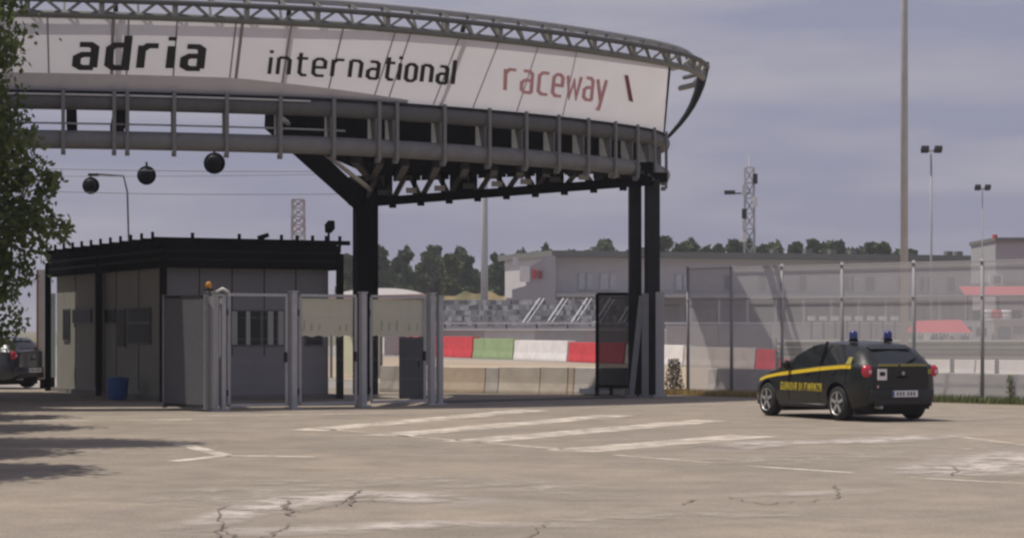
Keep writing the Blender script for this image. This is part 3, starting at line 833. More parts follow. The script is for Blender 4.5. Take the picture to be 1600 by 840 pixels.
def leafmat(name, ca, cb, sc=1.1, trans=.25):
    m = two_tone(name, ca, cb, sc, .35, .65, .75, 0, 9, .25)
    n, l = m.node_tree.nodes, m.node_tree.links; p = n['Principled BSDF']
    src = p.inputs['Base Color'].links[0].from_socket
    t = n.new('ShaderNodeBsdfTranslucent'); l.new(src, t.inputs['Color'])
    mx = n.new('ShaderNodeMixShader'); mx.inputs['Fac'].default_value = trans
    l.new(p.outputs[0], mx.inputs[1]); l.new(t.outputs[0], mx.inputs[2])
    l.new(mx.outputs[0], n['Material Output'].inputs['Surface'])
    return m
M_leaf = leafmat('broad_leaf', (.165, .215, .075), (.075, .115, .04), 1.1, .42)
M_leafy = leafmat('yellowing_leaf', (.20, .21, .08), (.12, .15, .055), 2)
M_fir = leafmat('far_foliage', (.085, .12, .05), (.045, .07, .03), .25, .2)
M_fir2 = leafmat('far_foliage_warm', (.11, .12, .045), (.065, .08, .03), .25, .2)
M_bark = mat('bark', (.07, .055, .04), .95, 0, .3, 8, .5)
bush('scrap_shrub', (GX(1053, 56.8), 56.8), .27, .85, 1100, mat('withered_leaves', (.17, .14, .11), .9, 0, .4, 3), 'withered brown shrub between right columns and mesh fence', 'shrub', .028, 3)
wp = fpt((1578 - 1075) / 45, -.35)
bush('weed', (GX(1578, 49), 49.0), .12, .62, 70, M_grass, 'tall thin weed at the fence foot near the right photo edge', 'weed', .035, 5)

# ------------------------------------------------------------------ trees
def tree(name, x, y, trunk_h, blobs, n, leaf, m, label, cat='tree', group=None, seed=1, trunk_r=.12, second=None):
    rr = random.Random(seed)
    e = empty(name, (x, y, 0), label, cat, group)
    t = MB(); top = Vector((x, y, trunk_h))
    t.tube([(x, y, 0), (x + .05, y, trunk_h * .5), top, (x, y, trunk_h * 1.5)], [trunk_r, trunk_r * .8, trunk_r * .65, trunk_r * .3], 7)
    for c, r_ in blobs: t.tube([top, top.lerp(Vector(c), .55) + Vector((rr.uniform(-.1, .1), rr.uniform(-.1, .1), .1)), Vector(c)], [trunk_r * .45, trunk_r * .3, trunk_r * .08], 5)
    t.build('trunk', M_bark, e, True)
    b = MB(); vol = [r_ ** 2 for c, r_ in blobs]; tot = sum(vol)
    for (c, r_), v in zip(blobs, vol):
        k = int(n * v / tot); cl = max(6, int(k / 22))
        for q in range(cl):
            d = Vector((rr.gauss(0, 1), rr.gauss(0, 1), rr.gauss(0, 1))).normalized() * r_ * (rr.random() ** .34)
            cc = Vector(c) + Vector((d.x, d.y, d.z * .9)); b.cur = 1 if (second and rr.random() < .18) else 0
            for j in range(22):
                leafq(b, cc + Vector((rr.gauss(0, 1), rr.gauss(0, 1), rr.gauss(0, .8))) * r_ * .17, leaf * rr.uniform(.6, 1.35), rr)
    b.build('crown', [m, second] if second else m, e)
    return e
TX, TY = -9.25, 31.5
bl = [((TX + .3, TY - .4, 2.0), 1.0), ((TX + 1.35, TY + .1, 2.65), 1.05), ((TX + 1.9, TY - .1, 3.25), .75), ((TX + 1.55, TY, 4.1), .9), ((TX + .3, TY + .5, 4.2), 1.4), ((TX + 1.45, TY, 5.1), .9), ((TX + 1.0, TY, 6.2), 1.3), ((TX - .8, TY, 3.4), 1.5), ((TX - .4, TY, 5.6), 1.6), ((TX + 1.9, TY + .1, 1.75), .5),
      ((TX, TY, 7.3), 1.4), ((TX - 1.5, TY + .4, 6.3), 1.3), ((TX + 2.5, TY, 3.75), .42), ((TX + 2.6, TY, 3.1), .42), ((TX + 2.0, TY, 4.4), .5), ((TX + 1.9, TY, 2.5), .5), ((TX + 2.0, TY, 5.6), .45), ((TX + 1.95, TY, 6.3), .4)]
tree('leafy_tree', TX, TY, 1.6, bl, 50000, .055, M_leaf, 'large leafy green tree at the left edge, in front of canopy', 'tree', None, 11, .17, M_leafy)
for k, (TX, TY, rad, zc, lab) in enumerate(((-15.0, 55.8, 1.9, 3.6, 'unseen leafy tree added beyond the picture edge to shade the guard booth'), (-13.2, 44.6, 1.8, 4.6, 'farthest unseen shade tree added beyond the left edge'), (-12.2, 40.4, 1.8, 4.4, 'unseen shade tree added behind the large one beyond the left edge'),
                                       (-11.0, 36.0, 1.8, 4.3, 'unseen shade tree added just behind the large one beyond the left edge'), (-9.9, 28.4, 1.8, 4.6, 'unseen shade tree added just in front of the large one beyond the left edge'), (-8.9, 24.8, 1.8, 4.8, 'nearest unseen shade tree added beyond the left edge'))):
    bl = [((TX, TY, zc - 1.1), rad * .75), ((TX + .5, TY + .7, zc), rad * .8), ((TX - .6, TY - .7, zc + .4), rad * .8), ((TX + .1, TY + .4, zc + 1.6), rad * .75), ((TX + .4, TY - .8, zc - .3), rad * .7)]
    tree('leafy_tree', TX, TY, 1.8, bl, 13000, .125, M_leaf, lab, 'tree', 'unseen shade trees beyond the left edge', 12 + k, .16)  # out of view, added for the shade they cast on ground and booth

# far row of trees behind the circuit
crowns = []
def far_tree(px, py_top, Y, wpx, label, i, m):
    h = Z(py_top, Y); w = wpx / FOC * Y / 2; x = GX(px, Y); rr = random.Random(100 + i)
    bl = []; narrow = h / w > 5
    for k in range(6):
        f = .30 + .62 * k / 5
        ww = w * (1 - .65 * abs(f - .5) * 1.6) * .75
        bl.append(((x + rr.uniform(-.35, .35) * w, Y + rr.uniform(-.4, .4) * w, h * f), max(.6, ww * 1.1)))
    tree('pine_tree' if i % 3 else 'poplar_tree', x, Y, h * .25, bl, 4200, .40, m, label, 'tree', 'far row of trees behind the circuit', 100 + i, .22)
ft = [(548, 395, 26, 'tree half hidden left of the dark canopy column'), (598, 384, 24, 'slim tree just right of the dark canopy column'), (632, 384, 34, 'broad dark tree right of the slim tree near dark column'),
      (662, 392, 30, 'tree rising above the white marquee roof right end'), (684, 380, 32, 'tallest dark tree between the dark column and pale lamp pole'), (708, 396, 26, 'tree second left of the pale lamp pole'),
      (732, 398, 28, 'tree directly left of the pale lamp pole'), (778, 394, 26, 'dark tree directly right of the pale lamp pole'), (803, 402, 22, 'small tree touching the sign wall of pit building'),
      (842, 392, 12, 'small treetop above left end of pit building roof'), (893, 388, 14, 'treetop above pit roof left of smoky leaf'), (922, 388, 14, 'treetop above pit roof over the smoky leaf left part'), (950, 386, 22, 'wide treetop above pit roof left of right columns'),
      (1038, 366, 26, 'tallest treetop peeking right of the right columns'), (1062, 378, 16, 'small treetop second right of the right columns'), (1081, 375, 20, 'treetop third right of the right columns'), (1103, 382, 12, 'lowest treetop left of the lattice mast'), (1126, 378, 18, 'treetop left of two treetops by lattice mast'), (1146, 372, 20, 'treetop directly left of the lattice mast'), (1163, 370, 9, 'thin dark poplar touching the lattice mast'),
      (1191, 381, 14, 'treetop directly right of the lattice mast'), (1212, 379, 18, 'treetop second right of the lattice mast'), (1247, 377, 16, 'treetop left of broad treetop above fence'), (1272, 371, 24, 'broad treetop in the middle of pit roof'), (1314, 373, 18, 'rounded treetop right of the broad one'), (1364, 374, 16, 'left one of the twin treetops by tall mast'), (1379, 376, 16, 'right one of the twin treetops by tall mast'), (1408, 388, 12, 'tiny treetop behind the tall mast foot')]
for i, (px, pt, w, lab) in enumerate(ft):
    far_tree(px, pt, 235 + (i * 37) % 30, w * 1.25, lab, i, M_fir2 if i in (0, 3, 5) else M_fir)
M_hedge = M_fir
b = MB(); rr = random.Random(5)
for i in range(26000):
    q = rr.uniform(530, 1420); x = GX(q, 262)
    if q > 850 and i % 2: continue
    leafq(b, Vector((x, 262 + rr.uniform(-5, 5), rr.uniform(0 if q < 850 else 7.5, (9.3 if q < 850 else 10.2) + 1.2 * sin(x * .7) + .8 * sin(x * 1.9)))), .55, rr)
tag(b.build('far_wood', M_fir), 'dark mass of undergrowth between the far trees', 'wood', None, 'stuff')

# ------------------------------------------------------------------ pergola and guard booth
cor = {'near': (GX(255, 50), 50.0), 'left': (GX(75, 59), 59.0), 'right': (GX(531, 52.2), 52.2)}
cor['far'] = (cor['left'][0] + cor['right'][0] - cor['near'][0], cor['left'][1] + cor['right'][1] - cor['near'][1])
perg = empty('pergola', ((cor['near'][0] + cor['far'][0]) / 2, 55, 0), 'black steel pergola with pegged roof beams around the guard booth', 'pergola')
PT = 3.58
def lerp2(a, b_, t): return Vector((a[0] + (b_[0] - a[0]) * t, a[1] + (b_[1] - a[1]) * t))
midL = lerp2(cor['near'], cor['left'], .515)
for p in (cor['near'], midL, cor['left'], cor['right'], cor['far']):
    MB().box((p[0], p[1], 1.68), (.16, .16, 3.36), .2).build('post', M_black, perg)
for (a, c) in (('near', 'right'), ('near', 'left'), ('left', 'far'), ('right', 'far')):
    A, B = cor[a], cor[c]
    for zz, hh in ((3.07, .16), (3.28, .13), (3.48, .15)):
        MB().beam((A[0], A[1], zz), (B[0], B[1], zz), .06, hh).build('fascia_board', M_black, perg)
    MB().beam((A[0], A[1], 3.27), (B[0], B[1], 3.27), .03, .46).build('fascia_back', mat('smoke_grey', (.016, .016, .018), .7, spec=.1), perg)
for i in range(13):
    t = i / 12
    a, c = lerp2(cor['near'], cor['left'], t), lerp2(cor['right'], cor['far'], t)
    d = (c - a).normalized() * .25; a = a - d; c = c + d
    MB().beam((a.x, a.y, 3.62), (c.x, c.y, 3.62), .08, .10).build('roof_beam', M_black, perg)
    MB().box((a.x, a.y, 3.70), (.06, .06, .16)).build('peg', M_black, perg)
for t in (.16, .42, .66, .75, .84, .92, 1):
    a = lerp2(cor['near'], cor['right'], t); MB().box((a.x, a.y, 3.66), (.07, .07, .24)).build('peg', M_black, perg)
MB().prism([tuple(cor['near']), tuple(cor['right']), tuple(cor['far']), tuple(cor['left'])], 3.52, 3.55).build('roof_sheet', M_black, perg)
def inset(p, k=.14):
    c = Vector(((cor['near'][0] + cor['far'][0]) / 2, (cor['near'][1] + cor['far'][1]) / 2)); return Vector(p).lerp(c, k)
bn, bl_, br, bf = (inset(cor[k], .085) for k in ('near', 'left', 'right', 'far'))
booth = empty('guard_booth', (bn.x, bn.y, 0), 'grey guard booth with strip windows under the black pergola', 'booth')
M_bw = mat('booth_beige_wall', (.23, .225, .19), .8, 0, .08, 1.5)
M_bg = mat('booth_grey_wall', (.25, .25, .26), .8, 0, .08, 1.5)
M_glass = mat('dark_window_glass', (.012, .015, .016), .4, 0, .1, spec=.04)
M_wfr = mat('booth_window_frame', (.10, .10, .10), .6, 0, .1)
M_pale = mat('pale_reflection', (.42, .44, .42), .6)  # light reflections in the booth windows, painted as pale panes
def wall(a, c, name, m):
    u = (c - a).normalized(); nv = Vector((u.y, -u.x)); L = (c - a).length; an = atan2(u.y, u.x)
    def W(s, z, o=0): q = a + u * s + nv * o; return Vector((q.x, q.y, z))
    w = MB(); w.beam(W(0, 1.5), W(L, 1.5), .12, 3.0); return w.build(name, m, booth), W, L, an
wr, WR, LR, AR = wall(bn, br, 'wall', M_bg)
wl_, WL, LL, AL = wall(bl_, bn, 'wall', M_bw)
wall(br, bf, 'wall', M_bg); wall(bf, bl_, 'wall', M_bg)
MB().prism([tuple(bn), tuple(br), tuple(bf), tuple(bl_)], 3.0, 3.06).build('ceiling', M_bg, booth)
MB().prism([tuple(inset(cor[k], .02)) for k in ('near', 'right', 'far', 'left')], -.01, .10).build('plinth', mat('booth_plinth', (.16, .15, .14), .9), booth)
for i in range(1, 5):
    MB().box(WR(LR * i / 5, 2.0, .065), (.02, .01, 2.0), AR).build('panel_joint', M_dark, wr)
for i in range(1, 5):
    MB().box(WL(LL * i / 5, 1.6, .065), (.025, .01, 2.8), AL).build('panel_joint', M_dark, wl_)
def win(W, s, z, w, h, an, par, m=M_glass, o=.0625):
    f = MB(); f.beam(W(s - w / 2 - .03, z, o + .01), W(s + w / 2 + .03, z, o + .01), .05, h + .06)
    fr = f.build('window', M_wfr, par)
    MB().beam(W(s - w / 2, z, o + .026), W(s + w / 2, z, o + .026), .03, h).build('pane', m, fr)
def s_on(W, L, px):
    return min((abs(pxof(W(L * i / 400, 0)) - px), L * i / 400) for i in range(401))[1]
for px0, px1, m in ((360, 368, M_pale), (369, 380, M_glass), (382, 388, M_pale), (389, 404, M_glass), (408, 414, M_glass), (416, 424, M_pale), (425, 430, M_glass), (432, 440, M_pale), (476, 500, M_glass)):
    a, c = s_on(WR, LR, px0), s_on(WR, LR, px1); Yw = WR((a + c) / 2, 0).y; zt, zb = Z(486, Yw), Z(538, Yw)
    win(WR, (a + c) / 2, (zt + zb) / 2, max(.05, c - a), zt - zb, AR, wr, m)
for px0, px1, pt, pb in ((104, 113, 484, 530), (119, 147, 484, 503), (170, 184, 484, 503), (190, 201, 484, 540), (206, 240, 482, 502), (206, 240, 506, 536)):
    a, c = s_on(WL, LL, px0), s_on(WL, LL, px1); Yw = WL((a + c) / 2, 0).y; zt, zb = Z(pt, Yw), Z(pb, Yw)
    win(WL, (a + c) / 2, (zt + zb) / 2, abs(c - a), zt - zb, AL, wl_, M_glass)
# things on the pergola roof
p = lerp2(cor['near'], cor['right'], .93)
e = empty('security_camera', (p.x, p.y, 3.7), 'black camera on a short pole above right end of pergola', 'camera')
MB().tube([(p.x, p.y + .2, 3.6), (p.x, p.y + .2, 3.98)], .03, 6).build('pole', M_black, e)
MB().box((p.x + .03, p.y + .15, 4.0), (.17, .36, .22), .3, -.2).build('housing', M_black, e, bevel=.02)
p = lerp2(cor['near'], cor['right'], .55)
e = empty('roof_lamp', (p.x, p.y, 3.6), 'small dark floodlight lying on the middle of pergola roof', 'floodlight')
MB().box((p.x, p.y + .2, 3.74), (.26, .16, .10), .2, 0, -.3).build('housing', M_black, e, bevel=.015)
MB().box((p.x, p.y + .2, 3.65), (.05, .05, .12)).build('bracket', M_black, e)
# blue bin and kerb
bx, by = GX(184, 51.5), 51.5
e = empty('blue_bin', (bx, by, 0), 'small blue waste bin at the foot of the pergola', 'bin')
M_blue = mat('blue_plastic', (.03, .10, .28), .45, 0, .1)
MB().lathe((bx, by, .0), [(.20, 0), (.21, .02), (.25, .42), (.255, .46)], 16).build('body', M_blue, e, True)
MB().lathe((bx, by, .46), [(.27, 0), (.27, .03), (.15, .06)], 16).build('lid', M_blue, e, True)
# planter / bench under the left of the pergola
b = MB(); p = inset(midL, -.02)
# totem by the left post
e = empty('sign_totem', (GX(74, 61.5), 61.5, 0), 'narrow white and orange sign totem behind the leftmost pergola post', 'sign')
MB().box((GX(66, 61.5), 61.5, 1.75), (.20, .10, 3.0)).build('white_board', M_white, e)
MB().box((GX(59, 61.5), 61.5, 1.75), (.05, .11, 3.0)).build('orange_edge', mat('orange_paint', (.55, .16, .05), .6), e)
MB().box((GX(82, 61.5), 61.5, 1.45), (.16, .10, 2.3)).build('pale_board', mat('pale_turquoise', (.5, .62, .60), .6), e)
MB().box((GX(74, 61.5), 61.5, .3), (.40, .08, .6)).build('stand', M_dark, e)

# ------------------------------------------------------------------ white marquee behind the gates
Y = 72.0
xa, xb = GX(500, Y), GX(669, Y); slant = lambda x: (xb - x) * 1.4
e = empty('white_marquee', ((xa + xb) / 2, Y, 0), 'white arched marquee roof showing above the sheeted gate leaves', 'marquee')
vs = []; zt = Z(449, Y); ze = Z(461, Y)
for i in range(17):
    t = i / 16; x = xa + (xb - xa) * t; z = ze + (zt - ze) * (1 - abs(2 * t - 1) ** 2.6)
    vs += [(x, Y - 1.6 + slant(x), z), (x, Y + 1.6 + slant(x), z)]
MB().add(vs, [(2 * i, 2 * i + 1, 2 * i + 3, 2 * i + 2) for i in range(16)]).build('roof', mat('marquee_white', (.82, .80, .78), .6, 0, .04), e, True)
k = vs[::2]
MB().add([(x, y + .01, z) for x, y, z in k], [tuple(range(len(k)))]).build('gable', mat('marquee_white', None), e)
MB().beam((xa, Y - 1.6 + slant(xa), ze - .05), (xb, Y - 1.6, ze - .05), .03, .14).build('valance', mat('valance_brown', (.30, .20, .18), .7), e)
for x in (xa + .1, (xa + xb) / 2, xb - .1):
    for yy in (-1.5, 1.5): MB().tube([(x, Y + yy + slant(x), 0), (x, Y + yy + slant(x), ze)], .05, 6).build('pole', M_post, e)
MB().beam((xa + .1, Y + 1.5 + slant(xa), .9), ((xa + xb) / 2, Y + 1.5 + slant((xa + xb) / 2), .9), .05, 1.7).build('back_curtain', M_cream, e)
# dark cabinet by the gate
Y = 52.5
e = empty('control_cabinet', (GX(645, Y), Y, 0), 'dark grey control cabinet seen through the last gate leaf', 'cabinet')
MB().box((GX(645, Y), Y, .72), (.62, .5, 1.44)).build('body', mat('cabinet_grey', (.07, .075, .085), .55), e, bevel=.015)
MB().box((GX(645, Y), Y - .255, .75), (.52, .02, 1.25)).build('door', mat('cabinet_grey', None), e)
MB().box((GX(655, Y), Y - .28, .8), (.03, .03, .14)).build('handle', M_black, e)

# ------------------------------------------------------------------ pit building and paddock
BY = 165.0
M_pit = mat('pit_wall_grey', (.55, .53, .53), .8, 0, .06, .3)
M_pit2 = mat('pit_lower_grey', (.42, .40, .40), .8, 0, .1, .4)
M_roof = mat('pit_roof_dark', (.17, .175, .16), .7, 0, .1, .4)
M_wing = mat('sign_wall_grey', (.40, .385, .39), .8, 0, .08, .4)
pit = empty('pit_building', (GX(1200, BY), BY, 0), 'long low grey pit building with flat dark roof behind the fence', 'building')
x0, x1 = GX(838, BY), GX(1760, BY)
def bz(py): return Z(py, BY)
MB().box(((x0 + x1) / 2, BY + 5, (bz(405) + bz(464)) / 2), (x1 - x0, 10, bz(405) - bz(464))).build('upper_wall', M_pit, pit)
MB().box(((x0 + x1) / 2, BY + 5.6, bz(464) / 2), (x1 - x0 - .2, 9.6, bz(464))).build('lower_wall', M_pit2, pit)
MB().box(((x0 + x1) / 2, BY + 4.8, (bz(396) + bz(405)) / 2), (x1 - x0 + .6, 12, bz(396) - bz(405))).build('roof', M_roof, pit)
MB().box(((x0 + x1) / 2, BY - .3, bz(463)), (x1 - x0, 1.9, .22)).build('balcony', mat('balcony_pale', (.5, .48, .47), .8), pit)
M_wf = mat('window_frame_pale', (.55, .54, .54), .6)
M_wg = mat('pit_window_glass', (.20, .20, .21), .4)
for px, w, m in ((888, 8, M_wf), (901, 8, M_wf), (925, 11, M_wf), (939, 8, M_wf), (1048, 8, M_wf), (1060, 5, M_wf), (1336, 9, M_wg), (1346, 6, M_wg), (1378, 16, M_wg), (1437, 15, M_wg), (1471, 7, M_wg), (1484, 7, M_wg), (1524, 12, M_wg), (1130, 10, M_wg), (1190, 10, M_wg), (1260, 12, M_wg)):
    wx = GX(px, BY); ww = w / FOC * BY; zc = bz(442); hh = bz(431) - bz(454)
    f = MB().box((wx, BY - .03, zc), (ww + .16, .12, hh + .16)).build('window', M_wf, pit)
    MB().box((wx, BY - .07, zc), (ww, .10, hh)).build('pane', mat('pane_pale', (.55, .56, .58), .35) if m is M_wf else m, f)
for i in range(16):
    px = 880 + i * 52
    dr = MB().box((GX(px, BY), BY + .72, bz(464) * .42), (1.9, .2, bz(464) * .84)).build('garage_door', mat('garage_shutter', (.32, .31, .31), .6), pit)
for i in range(18):
    px = 866 + i * 48; MB().box((GX(px, BY), BY - 1.05, bz(464) / 2), (.16, .16, bz(464) - .2)).build('pillar', M_pit, pit)
for i in range(60):
    pass
MB().tube([(x0, BY - 1.15, bz(455)), (x1, BY - 1.15, bz(455))], .035, 5).build('balcony_rail', M_steel, pit)
pit.rotation_euler = (0, 0, radians(19))
# small vents along the roof edge
for i, px in enumerate((905, 985, 1205, 1262, 1305, 1340, 1432, 1512, 1530)):
    MB().box((GX(px, BY), BY - .6, bz(393)), (.5, .5, .35)).build('roof_vent', M_roof, pit)
# sign wall at the left end
wing = empty('sign_wall', (GX(825, 158), 158, 0), 'grey end block of pit building with white and red sign boards', 'building')
Yw = 158.0
poly = [(800, 470), (800, 452), (822, 446), (822, 420), (858, 398), (868, 400), (868, 500), (800, 500)]
pts = [(GX(px, Yw), Z(min(py, 499), Yw)) for px, py in poly]
pts[-1] = (pts[-1][0], 0); pts[-2] = (pts[-2][0], 0); n = len(pts)
MB().add([(x, Yw, z) for x, z in pts] + [(x, Yw + 5, z) for x, z in pts], [tuple(range(n)), tuple(range(2 * n - 1, n - 1, -1))] + [(i, (i + 1) % n, n + (i + 1) % n, n + i) for i in range(n)]).build('wall', M_wing, wing)
for px, py, w, h, m in ((820, 428, 16, 24, M_white), (835, 428, 5, 14, M_red), (844, 429, 7, 12, mat('dull_red', (.26, .08, .09), .7)), (805, 408, 8, 12, M_rail)):
    MB().box((GX(px, Yw), Yw - .1, Z(py, Yw)), (w / FOC * Yw, .12, h / FOC * Yw)).build('sign_board', m, wing)
# taller block at the right end
e = empty('control_block', (GX(1590, 150), 150, 0), 'taller grey block above pit building at the right photo edge', 'building')
MB().box((GX(1640, 150), 154, Z(440, 150) / 2 + Z(376, 150) / 2), (GX(1725, 150) - GX(1556, 150), 8, Z(376, 150) - Z(440, 150))).build('wall', mat('block_grey', (.38, .38, .38), .8, 0, .05, .4), e)
MB().box((GX(1640, 150), 154, Z(374, 150)), (GX(1725, 150) - GX(1552, 150), 8.5, .25)).build('roof', M_roof, e)
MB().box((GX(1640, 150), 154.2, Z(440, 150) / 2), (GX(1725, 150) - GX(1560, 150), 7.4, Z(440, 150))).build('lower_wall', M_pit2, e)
MB().tube([(GX(1557, 150), 150.5, Z(376, 150)), (GX(1557, 150), 150.5, Z(366, 150))], .17, 8).build('chimney', M_red, e)
w_ = MB().box((GX(1555, 150), 149.8, Z(437, 150)), (.9, .3, .7)).build('window', M_white, e)
MB().box((GX(1556, 150), 149.6, Z(437, 150)), (.45, .1, .5)).build('pane', M_wg, w_)
e = empty('red_awning', (GX(1560, 146), 146, 0), 'long red awning on the building at right photo edge', 'awning')
MB().add([(GX(1508, 146), 148, Z(446, 146)), (GX(1700, 146), 148, Z(446, 146)), (GX(1700, 146), 146, Z(460, 146)), (GX(1508, 146), 146, Z(460, 146)),
          (GX(1508, 146), 148, Z(447, 146)), (GX(1700, 146), 148, Z(447, 146)), (GX(1700, 146), 146, Z(461, 146)), (GX(1508, 146), 146, Z(461, 146))],
         [(0, 1, 2, 3), (7, 6, 5, 4), (0, 3, 7, 4), (1, 5, 6, 2), (3, 2, 6, 7), (0, 4, 5, 1)]).build('canvas', mat('awning_red', (.50, .10, .12), .7), e)
for px in (1512, 1560, 1610, 1660): MB().tube([(GX(px, 146), 146.1, 0), (GX(px, 146), 146.1, Z(460, 146))], .06, 6).build('pole', M_dark, e)

# grandstand terraces in front of the pit building, left
GYs = 147.0
gs = empty('grandstand', (GX(830, GYs), GYs, 0), 'dark grey stepped grandstand with pale stair rails left of the right columns', 'grandstand')
gx0, gx1 = GX(640, GYs), GX(1010, GYs)
for i in range(5):
    z = 1.85 + i * .36; y = GYs + i * .8
    MB().box(((gx0 + gx1) / 2, y + .4, z / 2), (gx1 - gx0, .78, z)).build('terrace', mat('terrace_grey', (.44, .43, .42), .9, 0, .15, 1), gs)
    for tone, cc in (('dark', (.20, .205, .205)), ('mid', (.36, .36, .35)), ('pale', (.55, .54, .53))):
        b = MB(); rr = random.Random(i * 7 + ord(tone[0]))
        for k in range(60):
            u = rr.random()
            b.box((gx0 + (gx1 - gx0) * rr.random(), y + rr.uniform(.18, .5), z + rr.uniform(.13, .2)), (rr.uniform(.26, .42), .22, .3))
        tag(b.build('seat_row', mat('seat_' + tone, cc, .6), gs), kind='stuff')
for px in (842, 880, 918, 955, 992):
    xx = GX(px, GYs); MB().tube([(xx - 1.1, GYs - .1, 2.0), (xx + .1, GYs + 3.6, 3.7)], .06, 5).build('stair_rail', M_rail, gs)
    MB().tube([(xx - .8, GYs - .1, 2.0), (xx + .4, GYs + 3.6, 3.7)], .04, 5).build('stair_rail', M_rail, gs)
# ochre bank behind it
b = MB(); k = 40; vs = []
for i in range(k + 1):
    px = 660 + 170 * i / k; t = i / k
    hz = Z(459 + 3 * sin(t * 9) + 5 * mnoise.noise((t * 9, 1, 2)) + 22 * max(0, abs(2 * t - 1) - .7), 180)
    vs += [(GX(px, 180), 176, 0), (GX(px, 180), 180, hz), (GX(px, 180), 186, hz * .8)]
b.add(vs, [(3 * i + j, 3 * i + j + 1, 3 * i + j + 4, 3 * i + j + 3) for i in range(k) for j in (0, 1)])
tag(b.build('dry_grass_bank', two_tone('ochre_bank', (.27, .21, .11), (.10, .10, .05), .35, .42, .56), None, True), kind='structure')
# track wall and guardrails
e = empty('track_wall', (GX(900, 141), 141, 0), 'long low grey track wall with pale top rail behind the painted barriers', 'wall')
xa, xb = GX(600, 141), GX(1700, 141)
for i in range(14):
    a = xa + (xb - xa) * i / 14; c = xa + (xb - xa) * (i + 1) / 14
    MB().box(((a + c) / 2, 141, .78), (c - a - .03, .3, 1.56)).build('panel', [mat('wall_mauve', (.44, .38, .37), .8), mat('wall_grey', (.42, .41, .40), .8), mat('wall_pale', (.58, .55, .52), .8)][(i * 5 + 1) % 3], e)
MB().beam((xa, 140.75, 1.62), (xb, 140.75, 1.62), .2, .10).build('top_rail', M_white, e)
MB().beam((xa, 140.8, 2.02), (xb, 140.8, 2.02), .12, .12).build('upper_rail', M_rail, e)
for i in range(24): 
    x = xa + (xb - xa) * i / 23; MB().beam((x, 141, 1.56), (x, 141, 2.08), .08, .08).build('rail_post', M_dark, e)
e = empty('guardrail', (GX(1420, 70), 70, 0), 'grey green steel guardrail passing behind the car roof', 'guardrail')
xa, xb = GX(1215, 71), GX(1700, 69)
for zz in (.83, 1.14):
    b = MB(); prof = [(-.05, -.15), (.05, -.09), (-.03, 0), (.05, .09), (-.05, .15)]
    b.add([(x, y - o, zz + h) for (x, y) in ((xa, 71), (xb, 69)) for o, h in prof], [(i, i + 1, 6 + i, 5 + i) for i in range(4)])
    b.build('rail', mat('rail_olive', (.24, .25, .21), .6, .2), e)
for i in range(8):
    t = i / 7; MB().beam((xa + (xb - xa) * t, 71.1 - 2 * t, 0), (xa + (xb - xa) * t, 71.1 - 2 * t, 1.3), .1, .12).build('post', M_post, e)
# red stall roof and white blocks in the paddock
Y = 98.0
e = empty('red_stall', (GX(1468, Y), Y, 0), 'red stall roof with white frill seen through the fence above the car', 'stall')
xa, xb = GX(1424, Y), GX(1512, Y)
MB().add([(xa, Y - 1, Z(520, Y)), (xb, Y - 1, Z(519, Y)), (xb - .25, Y + .2, Z(499, Y)), (xa + .2, Y + .2, Z(501, Y)), (xa, Y + 1.4, Z(519, Y)), (xb, Y + 1.4, Z(519, Y))], [(0, 1, 2, 3), (3, 2, 5, 4), (0, 3, 4), (1, 5, 2)]).build('roof', mat('stall_red', (.52, .09, .11), .7), e)
b = MB(); k = 16
for i in range(k):
    a = xa + (xb - xa) * i / k; c = xa + (xb - xa) * (i + 1) / k
    b.add([(a, Y - 1.02, Z(519, Y)), (c, Y - 1.02, Z(519, Y)), ((a + c) / 2, Y - 1.02, Z(519, Y) - (.2 if i % 3 else .34))], [(0, 1, 2)])
b.build('frill', M_white, e)
for x in (xa + .1, xb - .1):
    for yy in (-.9, 1.3): MB().tube([(x, Y + yy, 0), (x, Y + yy, Z(518, Y))], .04, 6).build('pole', M_rail, e)
Y = 120.0
src = None
ords = ['leftmost', 'second', 'third', 'fourth', 'fifth', 'sixth', 'seventh', 'rightmost']
for i in range(8):
    x = GX(1268 + i * 18.6, Y)
    if src is None:
        src = empty('white_marker', (x, Y, 0), '', 'marker', 'row of white markers on the paddock wall')
        MB().box((x, Y, Z(497, Y)), (.36, .3, .24)).build('board', M_white, src); MB().box((x, Y, 1.02), (.10, .1, 2.04)).build('stem', M_post, src)
        o = src
    else: o = copy_tree(src); o.location.x = x
    o['label'] = f'{ords[i]} white marker in the row above the dark car' if i in (0, 7) else f'{ords[i]} white marker from the left in the row above car'
e = empty('paddock_wall', (GX(1180, 121.5), 121.5, 0), 'long mauve paddock wall under the row of white markers', 'wall')
for i in range(8):
    a, c = GX(1040 + i * 82, 121.5), GX(1122 + i * 82, 121.5)
    MB().box(((a + c) / 2, 121.5, .92), (c - a - .04, .3, 1.84)).build('panel', mat(f'paddock_tone_{i % 3}', [(.50, .45, .43), (.44, .42, .41), (.56, .53, .50)][i % 3], .8), e)
    MB().beam((a, 121.5, 1.95), (c, 121.5, 1.95), .25, .10).build('coping', M_rail, e)
